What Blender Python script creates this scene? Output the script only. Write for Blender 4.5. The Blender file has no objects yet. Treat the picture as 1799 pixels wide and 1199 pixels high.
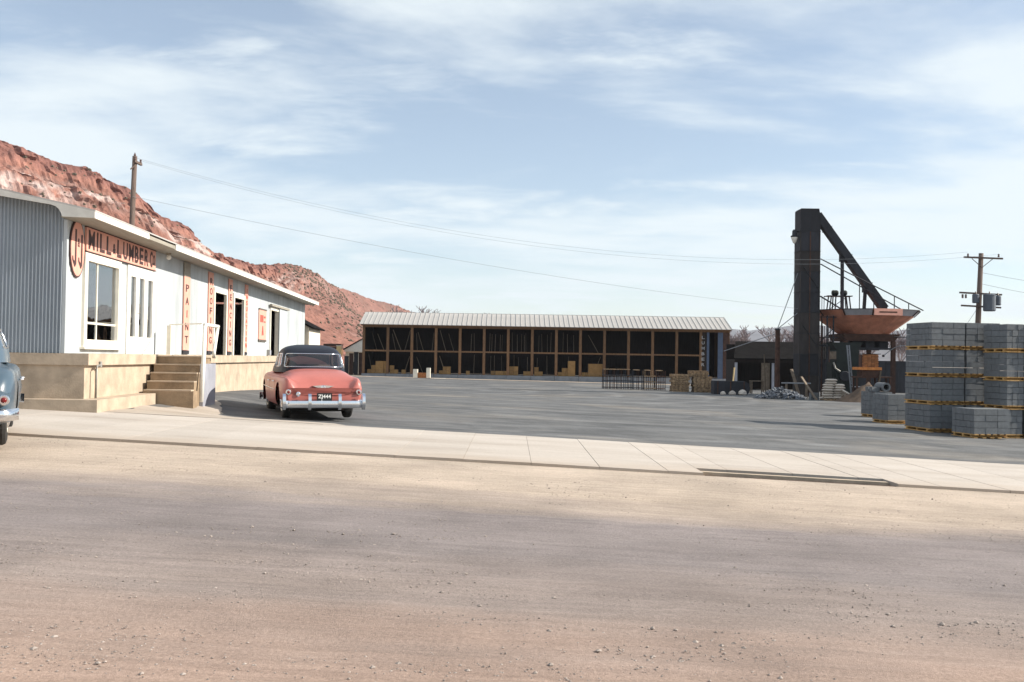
import bpy, math, random
import numpy as np
from mathutils import Vector, Matrix, noise

random.seed(7)
SC = bpy.context.scene
COL = SC.collection

# ---------------------------------------------------------------- camera, sky, sun, exposure
EYE = 1.48
cam = bpy.data.cameras.new("camera")
cam.sensor_width = 36.0
cam.lens = 36.0 * 1700 / 1799
cam.clip_start = 0.1
cam.clip_end = 20000
camo = bpy.data.objects.new("camera", cam)
COL.objects.link(camo)
camo.matrix_world = Matrix.Translation((0, 0, EYE)) @ Matrix.Rotation(math.pi / 2 + 0.0187, 4, 'X') @ Matrix.Rotation(0.0155, 4, 'Z')
SC.camera = camo

SUN_EL = math.radians(31)
SUN_AZ = math.radians(0.6)          # measured from +X towards +Y
sd = Vector((math.cos(SUN_EL) * math.cos(SUN_AZ), math.cos(SUN_EL) * math.sin(SUN_AZ), math.sin(SUN_EL)))
sun = bpy.data.lights.new("sun", 'SUN')
sun.energy = 5.0
sun.angle = math.radians(0.5)
sun.color = (1.0, 0.93, 0.82)
suno = bpy.data.objects.new("sun", sun)
COL.objects.link(suno)
suno.rotation_euler = sd.to_track_quat('Z', 'Y').to_euler()
suno.location = sd * 60

world = bpy.data.worlds.new("World")
SC.world = world
world.use_nodes = True
wt = world.node_tree
wt.nodes.clear()


def N(t, typ, **kw):
    n = t.nodes.new(typ)
    for k, v in kw.items():
        if k.startswith("i_"):
            key = k[2:]
            n.inputs[int(key) if key.isdigit() else key.replace("_", " ")].default_value = v
        else:
            setattr(n, k, v)
    return n


def build_world():
    t = wt
    out = N(t, 'ShaderNodeOutputWorld')
    bg = N(t, 'ShaderNodeBackground', i_Strength=0.10)
    sky = N(t, 'ShaderNodeTexSky', sky_type='NISHITA', sun_disc=False, sun_elevation=SUN_EL,
            sun_rotation=math.pi / 2 - SUN_AZ, altitude=900.0, air_density=1.0, dust_density=0.8, ozone_density=0.0)
    tc = N(t, 'ShaderNodeTexCoord')
    sep = N(t, 'ShaderNodeSeparateXYZ')
    t.links.new(tc.outputs['Generated'], sep.inputs[0])
    zz = N(t, 'ShaderNodeMath', operation='MAXIMUM', i_1=0.0)
    t.links.new(sep.outputs['Z'], zz.inputs[0])
    za = N(t, 'ShaderNodeMath', operation='ADD', i_1=0.16)
    t.links.new(zz.outputs[0], za.inputs[0])
    dx = N(t, 'ShaderNodeMath', operation='DIVIDE')
    dy = N(t, 'ShaderNodeMath', operation='DIVIDE')
    t.links.new(sep.outputs['X'], dx.inputs[0]); t.links.new(za.outputs[0], dx.inputs[1])
    t.links.new(sep.outputs['Y'], dy.inputs[0]); t.links.new(za.outputs[0], dy.inputs[1])
    cmb = N(t, 'ShaderNodeCombineXYZ')
    t.links.new(dx.outputs[0], cmb.inputs[0]); t.links.new(dy.outputs[0], cmb.inputs[1])

    def layer(scale, rot, sx, sy, loc, detail, lo, hi, dist):
        mp = N(t, 'ShaderNodeMapping')
        mp.inputs['Rotation'].default_value = (0, 0, rot)
        mp.inputs['Scale'].default_value = (sx, sy, 1)
        mp.inputs['Location'].default_value = loc
        t.links.new(cmb.outputs[0], mp.inputs[0])
        nz = N(t, 'ShaderNodeTexNoise', i_Scale=scale, i_Detail=detail, i_Roughness=0.58, i_Distortion=dist)
        t.links.new(mp.outputs[0], nz.inputs['Vector'])
        mr = N(t, 'ShaderNodeMapRange', interpolation_type='SMOOTHSTEP')
        mr.inputs['From Min'].default_value = lo
        mr.inputs['From Max'].default_value = hi
        t.links.new(nz.outputs['Fac'], mr.inputs['Value'])
        return mr.outputs[0]
    a = layer(1.25, 0.42, 0.62, 1.05, (3.1, 0.35, 0.0), 11, 0.40, 0.62, 0.25)
    b = layer(2.6, 0.25, 0.6, 1.1, (1.3, 4.2, 2.0), 11, 0.48, 0.72, 0.3)
    mx = N(t, 'ShaderNodeMath', operation='MAXIMUM')
    t.links.new(a, mx.inputs[0]); t.links.new(b, mx.inputs[1])
    # thin cirrus veil: overall a light veil, thicker where the clouds are
    veil = N(t, 'ShaderNodeMapRange')
    veil.inputs['To Min'].default_value = 0.17
    veil.inputs['To Max'].default_value = 0.86
    t.links.new(mx.outputs[0], veil.inputs['Value'])
    mix = N(t, 'ShaderNodeMix', data_type='RGBA')
    mix.inputs[7].default_value = (5.9, 6.4, 6.55, 1)
    t.links.new(veil.outputs[0], mix.inputs[0])
    t.links.new(sky.outputs[0], mix.inputs[6])
    t.links.new(mix.outputs[2], bg.inputs['Color'])
    t.links.new(bg.outputs[0], out.inputs['Surface'])


build_world()
SC.view_settings.view_transform = 'Standard'
SC.view_settings.look = 'None'
SC.view_settings.gamma = 1.0
SC.view_settings.exposure = 0.68
SC.view_settings.use_curve_mapping = False
SC.cycles.max_bounces = 6
SC.cycles.transparent_max_bounces = 12
SC.cycles.volume_bounces = 0


# ---------------------------------------------------------------- materials
MATS = {}


def M(name, col, rough=0.75, metal=0.0, var=0.14, scale=5.0, col2=None, bump=0.0, bscale=60.0, rnd=0.0,
      stretch=None, spec=0.5, detail=5.0, lo=0.35, hi=0.65, coat=0.0):
    if name in MATS:
        return MATS[name]
    m = bpy.data.materials.new(name)
    m.use_nodes = True
    t = m.node_tree
    b = t.nodes['Principled BSDF']
    b.inputs['Roughness'].default_value = rough
    b.inputs['Metallic'].default_value = metal
    b.inputs['Specular IOR Level'].default_value = spec
    b.inputs['Coat Weight'].default_value = coat
    tc = N(t, 'ShaderNodeTexCoord')
    src = tc.outputs['Object']
    oi = N(t, 'ShaderNodeObjectInfo')
    if rnd > 0:
        off = N(t, 'ShaderNodeVectorMath', operation='ADD')
        sc_ = N(t, 'ShaderNodeVectorMath', operation='SCALE')
        sc_.inputs[0].default_value = (31.0, 17.0, 23.0)
        t.links.new(oi.outputs['Random'], sc_.inputs['Scale'])
        t.links.new(src, off.inputs[0]); t.links.new(sc_.outputs[0], off.inputs[1])
        src = off.outputs[0]
    if stretch:
        mp = N(t, 'ShaderNodeMapping')
        mp.inputs['Scale'].default_value = stretch
        t.links.new(src, mp.inputs[0])
        src2 = mp.outputs[0]
    else:
        src2 = src
    nz = N(t, 'ShaderNodeTexNoise', i_Scale=scale, i_Detail=detail, i_Roughness=0.62)
    t.links.new(src2, nz.inputs['Vector'])
    mr = N(t, 'ShaderNodeMapRange')
    mr.inputs['From Min'].default_value = lo
    mr.inputs['From Max'].default_value = hi
    t.links.new(nz.outputs['Fac'], mr.inputs['Value'])
    mix = N(t, 'ShaderNodeMix', data_type='RGBA')
    c1 = [max(0, c * (1 - var)) for c in col]
    c2 = list(col2) if col2 else [min(1, c * (1 + var)) for c in col]
    mix.inputs[6].default_value = (*c1, 1)
    mix.inputs[7].default_value = (*c2, 1)
    t.links.new(mr.outputs[0], mix.inputs[0])
    cout = mix.outputs[2]
    if rnd > 0:
        rr = N(t, 'ShaderNodeMapRange')
        rr.inputs['To Min'].default_value = 1 - rnd
        rr.inputs['To Max'].default_value = 1 + rnd
        t.links.new(oi.outputs['Random'], rr.inputs['Value'])
        mu = N(t, 'ShaderNodeVectorMath', operation='SCALE')
        t.links.new(cout, mu.inputs[0]); t.links.new(rr.outputs[0], mu.inputs['Scale'])
        cout = mu.outputs[0]
    t.links.new(cout, b.inputs['Base Color'])
    if bump > 0:
        n2 = N(t, 'ShaderNodeTexNoise', i_Scale=bscale, i_Detail=4.0)
        t.links.new(src2 if stretch else src, n2.inputs['Vector'])
        bp = N(t, 'ShaderNodeBump', i_Strength=min(1, bump), i_Distance=0.02)
        t.links.new(n2.outputs['Fac'], bp.inputs['Height'])
        t.links.new(bp.outputs[0], b.inputs['Normal'])
    MATS[name] = m
    return m


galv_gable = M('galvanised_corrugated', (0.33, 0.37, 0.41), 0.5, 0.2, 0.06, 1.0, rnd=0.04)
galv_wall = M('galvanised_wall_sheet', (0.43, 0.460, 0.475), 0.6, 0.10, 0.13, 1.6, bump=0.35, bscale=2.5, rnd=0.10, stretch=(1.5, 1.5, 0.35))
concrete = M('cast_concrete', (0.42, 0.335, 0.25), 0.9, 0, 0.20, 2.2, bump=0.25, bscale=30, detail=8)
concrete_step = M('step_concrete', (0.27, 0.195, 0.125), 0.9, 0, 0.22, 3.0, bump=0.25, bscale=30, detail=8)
white_paint = M('white_paint', (0.74, 0.72, 0.66), 0.6, 0, 0.06, 4, bump=0.03)
cream_paint = M('cream_paint', (0.74, 0.70, 0.60), 0.65, 0, 0.07, 4, bump=0.03)
trim_paint = M('trim_paint', (0.62, 0.60, 0.55), 0.65, 0, 0.08, 4, bump=0.03)
soffit_m = M('soffit_board', (0.30, 0.275, 0.23), 0.8, 0, 0.1, 3, stretch=(6, 0.6, 6), bump=0.05)
peach = M('peach_sign_paint', (0.70, 0.345, 0.265), 0.6, 0, 0.07, 5, bump=0.02)
dark_letter = M('dark_sign_paint', (0.060, 0.026, 0.024), 0.6, 0, 0.2, 8)
red_letter = M('red_sign_paint', (0.42, 0.07, 0.05), 0.6, 0, 0.2, 8)
roof_metal = M('shed_roof_metal', (0.42, 0.40, 0.38), 0.65, 0.0, 0.12, 0.8, stretch=(2, 0.35, 1), bump=0.03)
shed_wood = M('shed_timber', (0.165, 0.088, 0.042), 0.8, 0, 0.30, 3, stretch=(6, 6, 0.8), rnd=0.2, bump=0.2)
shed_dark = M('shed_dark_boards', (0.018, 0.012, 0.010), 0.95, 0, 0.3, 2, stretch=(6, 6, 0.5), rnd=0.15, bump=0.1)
base_conc = M('shed_base_concrete', (0.21, 0.225, 0.25), 0.9, 0, 0.12, 2, bump=0.1)
blue_paint = M('faded_blue_paint', (0.060, 0.088, 0.150), 0.7, 0, 0.12, 3)
carton_m = M('carton_board', (0.26, 0.15, 0.055), 0.85, 0, 0.12, 4, rnd=0.2)
board_m = M('fresh_lumber', (0.13, 0.10, 0.07), 0.8, 0, 0.2, 4, stretch=(8, 8, 0.8), rnd=0.25)
pallet_m = M('pallet_wood', (0.42, 0.25, 0.09), 0.85, 0, 0.25, 6, stretch=(8, 1.2, 8), rnd=0.3, bump=0.2)
oldpallet_m = M('dry_pallet_wood', (0.30, 0.20, 0.115), 0.85, 0, 0.5, 9, rnd=0.15, bump=0.2)
block_m = M('concrete_block', (0.145, 0.155, 0.165), 0.95, 0, 0.12, 9, rnd=0.07, bump=0.35, bscale=90)
black_steel = M('black_plate_steel', (0.017, 0.018, 0.024), 0.75, 0.0, 0.3, 1.2, rnd=0.25, bump=0.1, bscale=20, stretch=(2, 2, 0.5))
rust_steel = M('rusty_primer_steel', (0.44, 0.185, 0.120), 0.8, 0.1, 0.22, 1.6, bump=0.1, bscale=20)
dark_rust = M('dark_rusty_steel', (0.07, 0.035, 0.025), 0.85, 0.2, 0.3, 3, rnd=0.2, bump=0.1)
brown_plate = M('browned_plate_steel', (0.030, 0.024, 0.023), 0.75, 0.0, 0.35, 1.2, rnd=0.3, bump=0.1, bscale=20, stretch=(2, 2, 0.5))
light_steel = M('bare_sheet_steel', (0.36, 0.37, 0.42), 0.55, 0.2, 0.12, 2)
tar_roof = M('tar_paper_roof', (0.010, 0.009, 0.009), 1.0, 0, 0.3, 2, bump=0.2, spec=0.05)
pole_wood = M('weathered_pole_wood', (0.12, 0.085, 0.070), 0.9, 0, 0.25, 4, stretch=(6, 6, 0.4), bump=0.3)
wire_m = M('wire_dark', (0.26, 0.28, 0.31), 0.7, 0, 0.05, 5)
xfmr_m = M('transformer_paint', (0.09, 0.105, 0.13), 0.6, 0.2, 0.1, 4)
porcelain = M('brown_porcelain', (0.10, 0.06, 0.05), 0.3, 0, 0.1, 4)
bag_m = M('paper_bag', (0.52, 0.46, 0.40), 0.85, 0, 0.1, 9, rnd=0.12, bump=0.15)
machine_m = M('dark_green_machine', (0.009, 0.015, 0.013), 0.7, 0.1, 0.3, 3, rnd=0.2)
brick_m = M('brown_brick', (0.26, 0.10, 0.035), 0.9, 0, 0.25, 8, rnd=0.3, bump=0.2)
orange_m = M('orange_primer', (0.55, 0.20, 0.05), 0.75, 0, 0.2, 5)
rubber = M('tyre_rubber', (0.022, 0.021, 0.020), 0.85, 0, 0.2, 10)
chrome = M('chrome_plate', (0.72, 0.74, 0.78), 0.16, 1.0, 0.04, 4)
red_lens = M('red_lens', (0.16, 0.008, 0.008), 0.2, 0, 0.1, 5)
black_plate = M('black_plate', (0.012, 0.012, 0.014), 0.5, 0, 0.1, 5)
white_letter = M('white_lettering', (0.75, 0.74, 0.70), 0.6, 0, 0.05, 5)
seat_m = M('seat_cloth', (0.10, 0.06, 0.06), 0.9, 0, 0.2, 8)
under_m = M('car_underside', (0.010, 0.010, 0.010), 0.9, 0, 0.2, 5)
pink_car = M('coral_car_paint', (0.41, 0.122, 0.100), 0.42, 0, 0.07, 2.5, coat=0.25, bump=0.02, bscale=8)
navy_car = M('navy_car_paint', (0.010, 0.012, 0.021), 0.45, 0, 0.08, 2.5, spec=0.22)
blue_car = M('slate_blue_car_paint', (0.055, 0.088, 0.120), 0.34, 0, 0.06, 2.5, coat=0.25)
tan_sack = M('tan_sacking', (0.42, 0.30, 0.18), 0.9, 0, 0.2, 12, bump=0.2)
grey_pipe = M('galvanised_pipe', (0.30, 0.29, 0.27), 0.5, 0.5, 0.15, 8)
dust_wall = M('cream_plaster', (0.70, 0.62, 0.50), 0.85, 0, 0.06, 2, bump=0.05)
yellow_wall = M('yellow_board', (0.62, 0.45, 0.22), 0.8, 0, 0.1, 3)
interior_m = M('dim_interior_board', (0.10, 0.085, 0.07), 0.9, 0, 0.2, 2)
twig_m = M('bare_twigs', (0.20, 0.165, 0.175), 0.9, 0, 0.2, 1.0, rnd=0.1)
scrub_m = M('desert_scrub', (0.105, 0.085, 0.060), 0.95, 0, 0.4, 0.3, rnd=0.1)
rock_m = M('rubble_stone', (0.125, 0.135, 0.155), 0.9, 0, 0.4, 1.5, bump=0.2)
shaded_board = M('shade_toned_board', (0.15, 0.115, 0.085), 0.9, 0, 0.25, 5, bump=0.1, rnd=0.15)  # darker plank tone; the plant's shade over this clutter is put into it
grey_letter = M('grey_lettering', (0.30, 0.30, 0.31), 0.7, 0, 0.1, 5)  # white lettering toned down to an even grey
dirt_pile_m = M('brown_spoil', (0.10, 0.066, 0.045), 0.95, 0, 0.2, 3, bump=0.4)


def glass_material(name, tint, refl, rough=0.02):
    m = bpy.data.materials.new(name)
    m.use_nodes = True
    t = m.node_tree
    t.nodes.clear()
    out = N(t, 'ShaderNodeOutputMaterial')
    tr = N(t, 'ShaderNodeBsdfTransparent')
    tr.inputs[0].default_value = (*tint, 1)
    gl = N(t, 'ShaderNodeBsdfGlossy', i_Roughness=rough)
    gl.inputs['Color'].default_value = (0.95, 0.97, 1.0, 1)
    fr = N(t, 'ShaderNodeFresnel', i_IOR=1.5)
    ad = N(t, 'ShaderNodeMath', operation='ADD', i_1=refl)
    t.links.new(fr.outputs[0], ad.inputs[0])
    # wavy old panes
    tc = N(t, 'ShaderNodeTexCoord')
    nz = N(t, 'ShaderNodeTexNoise', i_Scale=2.0, i_Detail=1.0)
    t.links.new(tc.outputs['Object'], nz.inputs['Vector'])
    bp = N(t, 'ShaderNodeBump', i_Strength=0.15, i_Distance=0.02)
    t.links.new(nz.outputs['Fac'], bp.inputs['Height'])
    t.links.new(bp.outputs[0], gl.inputs['Normal'])
    mx = N(t, 'ShaderNodeMixShader')
    t.links.new(ad.outputs[0], mx.inputs[0])
    t.links.new(tr.outputs[0], mx.inputs[1]); t.links.new(gl.outputs[0], mx.inputs[2])
    t.links.new(mx.outputs[0], out.inputs[0])
    return m


shop_glass = glass_material('shop_glass', (0.45, 0.50, 0.54), 0.24)
car_glass = glass_material('car_glass', (0.93, 0.98, 0.95), 0.03)


# ---------------------------------------------------------------- mesh builder
class MB:
    def __init__(self):
        self.v = []
        self.f = []

    def add(self, vs, fs):
        o = len(self.v)
        self.v += [tuple(p) for p in vs]
        self.f += [tuple(i + o for i in f) for f in fs]
        return self

    def box(self, x0, x1, y0, y1, z0, z1, mat=None):
        vs = [(x0, y0, z0), (x1, y0, z0), (x1, y1, z0), (x0, y1, z0), (x0, y0, z1), (x1, y0, z1), (x1, y1, z1), (x0, y1, z1)]
        if mat is not None:
            vs = [tuple(mat @ Vector(p)) for p in vs]
        return self.add(vs, [(0, 3, 2, 1), (4, 5, 6, 7), (0, 1, 5, 4), (1, 2, 6, 5), (2, 3, 7, 6), (3, 0, 4, 7)])

    def bar(self, a, b, w, h=None):
        """square bar from a to b"""
        h = h or w
        a = Vector(a); b = Vector(b)
        d = (b - a)
        L = d.length
        q = d.to_track_quat('Z', 'Y').to_matrix().to_4x4()
        return self.box(-w / 2, w / 2, -h / 2, h / 2, 0, L, Matrix.Translation(a) @ q)

    def tube(self, pts, r, n=8, cap=True):
        pts = [Vector(p) for p in pts]
        rr = r if isinstance(r, (list, tuple)) else [r] * len(pts)
        o = len(self.v)
        up = Vector((0.123, 0.321, 0.94)).normalized()
        for i, p in enumerate(pts):
            d = (pts[min(i + 1, len(pts) - 1)] - pts[max(i - 1, 0)]).normalized()
            s = d.cross(up)
            if s.length < 1e-3:
                s = d.cross(Vector((1, 0, 0)))
            s.normalize()
            u = s.cross(d)
            for k in range(n):
                a = 2 * math.pi * k / n
                self.v.append(tuple(p + (s * math.cos(a) + u * math.sin(a)) * rr[i]))
        for i in range(len(pts) - 1):
            for k in range(n):
                a0 = o + i * n + k
                a1 = o + i * n + (k + 1) % n
                self.f.append((a0, a1, a1 + n, a0 + n))
        if cap:
            self.f.append(tuple(o + k for k in range(n))[::-1])
            self.f.append(tuple(o + (len(pts) - 1) * n + k for k in range(n)))
        return self

    def prism(self, poly, axis, a0, a1):
        """extrude 2-D polygon along axis ('x': poly=(y,z), 'y': poly=(x,z), 'z': poly=(x,y))"""
        n = len(poly)

        def p3(p, a):
            return {'x': (a, p[0], p[1]), 'y': (p[0], a, p[1]), 'z': (p[0], p[1], a)}[axis]
        vs = [p3(p, a0) for p in poly] + [p3(p, a1) for p in poly]
        fs = [tuple(range(n))[::-1], tuple(range(n, 2 * n))]
        fs += [(i, (i + 1) % n, n + (i + 1) % n, n + i) for i in range(n)]
        return self.add(vs, fs)

    def lathe(self, prof, n=20, mat=None):
        """prof: list of (r,z)"""
        vs = []
        for r, z in prof:
            for k in range(n):
                a = 2 * math.pi * k / n
                vs.append((r * math.cos(a), r * math.sin(a), z))
        if mat is not None:
            vs = [tuple(mat @ Vector(p)) for p in vs]
        fs = []
        for i in range(len(prof) - 1):
            for k in range(n):
                fs.append((i * n + k, i * n + (k + 1) % n, (i + 1) * n + (k + 1) % n, (i + 1) * n + k))
        fs.append(tuple(range(n))[::-1])
        fs.append(tuple((len(prof) - 1) * n + k for k in range(n)))
        return self.add(vs, fs)

    def mesh(self, name, m, smooth=False, fix=True):
        me = bpy.data.meshes.new(name)
        me.from_pydata(self.v, [], self.f)
        if fix:
            import bmesh
            bm = bmesh.new()
            bm.from_mesh(me)
            bmesh.ops.recalc_face_normals(bm, faces=bm.faces)
            bm.to_mesh(me)
            bm.free()
        me.materials.append(m)
        if smooth:
            me.polygons.foreach_set('use_smooth', [True] * len(me.polygons))
        me.update()
        return me

    def build(self, name, m, parent=None, smooth=False, fix=True):
        return obj(name, self.mesh(name, m, smooth, fix), parent)


def obj(name, me, parent=None, loc=None, rotz=None):
    o = bpy.data.objects.new(name, me)
    COL.objects.link(o)
    if parent is not None:
        o.parent = parent
    if loc is not None:
        o.location = loc
    if rotz is not None:
        o.rotation_euler = (0, 0, rotz)
    return o


def tag(o, label, cat, group=None):
    o['label'] = label
    o['category'] = cat
    if group:
        o['group'] = group
    return o


def thing(name, label, cat, loc=(0, 0, 0), rotz=0.0, group=None):
    o = obj(name, None, None, loc, rotz)
    o.empty_display_size = 0.2
    return tag(o, label, cat, group)


def structure(o):
    o['kind'] = 'structure'
    return o


def sm_angle(o, ang=40):
    """smooth shading with sharp creases"""
    me = o.data
    me.polygons.foreach_set('use_smooth', [True] * len(me.polygons))
    me.set_sharp_from_angle(angle=math.radians(ang))
    return o


FONT_CACHE = {}


def text_mesh(s, m, h, width=None, depth=0.012, bold=0.0):
    """upright text in the local XZ plane, centred on its origin, facing -Y"""
    cu = bpy.data.curves.new('lettering', 'FONT')
    cu.body = s
    cu.align_x = 'CENTER'
    cu.extrude = 0.02
    cu.offset = bold
    cu.resolution_u = 3
    o = bpy.data.objects.new('lettering', cu)
    COL.objects.link(o)
    bpy.context.view_layer.update()
    me = bpy.data.meshes.new_from_object(o.evaluated_get(bpy.context.evaluated_depsgraph_get()))
    bpy.data.objects.remove(o)
    vs = np.empty(len(me.vertices) * 3)
    me.vertices.foreach_get('co', vs)
    vs = vs.reshape(-1, 3)
    mn = vs.min(0); mx = vs.max(0)
    k = h / max(1e-6, mx[1] - mn[1])
    kx = k if width is None else width / max(1e-6, mx[0] - mn[0])
    c = (mn + mx) / 2
    out = np.empty_like(vs)
    out[:, 0] = (vs[:, 0] - c[0]) * kx
    out[:, 2] = (vs[:, 1] - c[1]) * k
    out[:, 1] = -(vs[:, 2] - mn[2]) / max(1e-6, mx[2] - mn[2]) * depth
    me.vertices.foreach_set('co', out.reshape(-1))
    me.materials.clear()
    me.materials.append(m)
    me.update()
    return me


# ---------------------------------------------------------------- terrain
def sstep(a, b, x):
    t = min(1, max(0, (x - a) / (b - a)))
    return t * t * (3 - 2 * t)


def gz(x, y):
    near = -0.042 * min(16, max(-9.5, x))
    far = -0.62 - 0.012 * min(15, max(-22, x))
    w = sstep(25, 60, y)
    g = near * (1 - w) + far * w
    g -= 0.17 * sstep(18.2, 21.5, y) * (1 - w) * sstep(-8.0, -6.0, x)
    return g


def ground_material():
    m = bpy.data.materials.new('dirt_and_gravel')
    m.use_nodes = True
    t = m.node_tree
    b = t.nodes['Principled BSDF']
    b.inputs['Roughness'].default_value = 0.95
    b.inputs['Specular IOR Level'].default_value = 0.2
    geo = N(t, 'ShaderNodeNewGeometry')
    sep = N(t, 'ShaderNodeSeparateXYZ')
    t.links.new(geo.outputs['Position'], sep.inputs[0])
    # wheel-swept bands running along the road (X), edges wandering
    mp = N(t, 'ShaderNodeMapping')
    mp.inputs['Scale'].default_value = (0.16, 0.8, 0.0)
    t.links.new(geo.outputs['Position'], mp.inputs[0])
    n1 = N(t, 'ShaderNodeTexNoise', i_Scale=1.0, i_Detail=6.0, i_Roughness=0.6)
    t.links.new(mp.outputs[0], n1.inputs['Vector'])
    sh = N(t, 'ShaderNodeMath', operation='MULTIPLY_ADD', i_1=3.0, i_2=-1.5)
    t.links.new(n1.outputs['Fac'], sh.inputs[0])
    yy = N(t, 'ShaderNodeMath', operation='ADD')
    t.links.new(sep.outputs['Y'], yy.inputs[0]); t.links.new(sh.outputs[0], yy.inputs[1])
    cr = N(t, 'ShaderNodeValToRGB')
    mr = N(t, 'ShaderNodeMapRange')
    mr.inputs['From Min'].default_value = 2.0
    mr.inputs['From Max'].default_value = 18.0
    t.links.new(yy.outputs[0], mr.inputs['Value'])
    t.links.new(mr.outputs[0], cr.inputs[0])
    e = cr.color_ramp.elements
    e[0].position = 0.0; e[0].color = (0.385, 0.250, 0.185, 1)
    e[1].position = 1.0; e[1].color = (0.40, 0.33, 0.265, 1)
    for pos, c in ((0.17, (0.345, 0.252, 0.205)), (0.25, (0.285, 0.232, 0.206)), (0.33, (0.236, 0.203, 0.194)), (0.44, (0.242, 0.208, 0.200)),
                   (0.49, (0.33, 0.270, 0.230)), (0.545, (0.425, 0.345, 0.278)), (0.72, (0.455, 0.375, 0.305))):
        k = e.new(pos); k.color = (*c, 1)
    # fine streaks along the road
    mp2 = N(t, 'ShaderNodeMapping')
    mp2.inputs['Scale'].default_value = (0.35, 11.0, 0.0)
    t.links.new(geo.outputs['Position'], mp2.inputs[0])
    n2 = N(t, 'ShaderNodeTexNoise', i_Scale=1.0, i_Detail=7.0, i_Roughness=0.7)
    t.links.new(mp2.outputs[0], n2.inputs['Vector'])
    n3 = N(t, 'ShaderNodeTexNoise', i_Scale=46.0, i_Detail=7.0, i_Roughness=0.85)
    t.links.new(geo.outputs['Position'], n3.inputs['Vector'])
    n4 = N(t, 'ShaderNodeTexNoise', i_Scale=0.6, i_Detail=5.0, i_Roughness=0.6)
    t.links.new(geo.outputs['Position'], n4.inputs['Vector'])

    def fac(n, lo, hi, a, c):
        r = N(t, 'ShaderNodeMapRange')
        r.inputs['From Min'].default_value = lo
        r.inputs['From Max'].default_value = hi
        r.inputs['To Min'].default_value = a
        r.inputs['To Max'].default_value = c
        t.links.new(n.outputs['Fac'], r.inputs['Value'])
        return r.outputs[0]
    p = N(t, 'ShaderNodeMath', operation='MULTIPLY')
    t.links.new(fac(n2, 0.32, 0.68, 0.88, 1.16), p.inputs[0]); t.links.new(fac(n3, 0.3, 0.7, 0.64, 1.34), p.inputs[1])
    q = N(t, 'ShaderNodeMath', operation='MULTIPLY')
    t.links.new(p.outputs[0], q.inputs[0]); t.links.new(fac(n4, 0.35, 0.65, 0.84, 1.14), q.inputs[1])
    sc_ = N(t, 'ShaderNodeVectorMath', operation='SCALE')
    t.links.new(cr.outputs[0], sc_.inputs[0]); t.links.new(q.outputs[0], sc_.inputs['Scale'])
    t.links.new(sc_.outputs[0], b.inputs['Base Color'])
    bp = N(t, 'ShaderNodeBump', i_Strength=0.65, i_Distance=0.025)
    t.links.new(n3.outputs['Fac'], bp.inputs['Height'])
    t.links.new(bp.outputs[0], b.inputs['Normal'])
    return m


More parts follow.
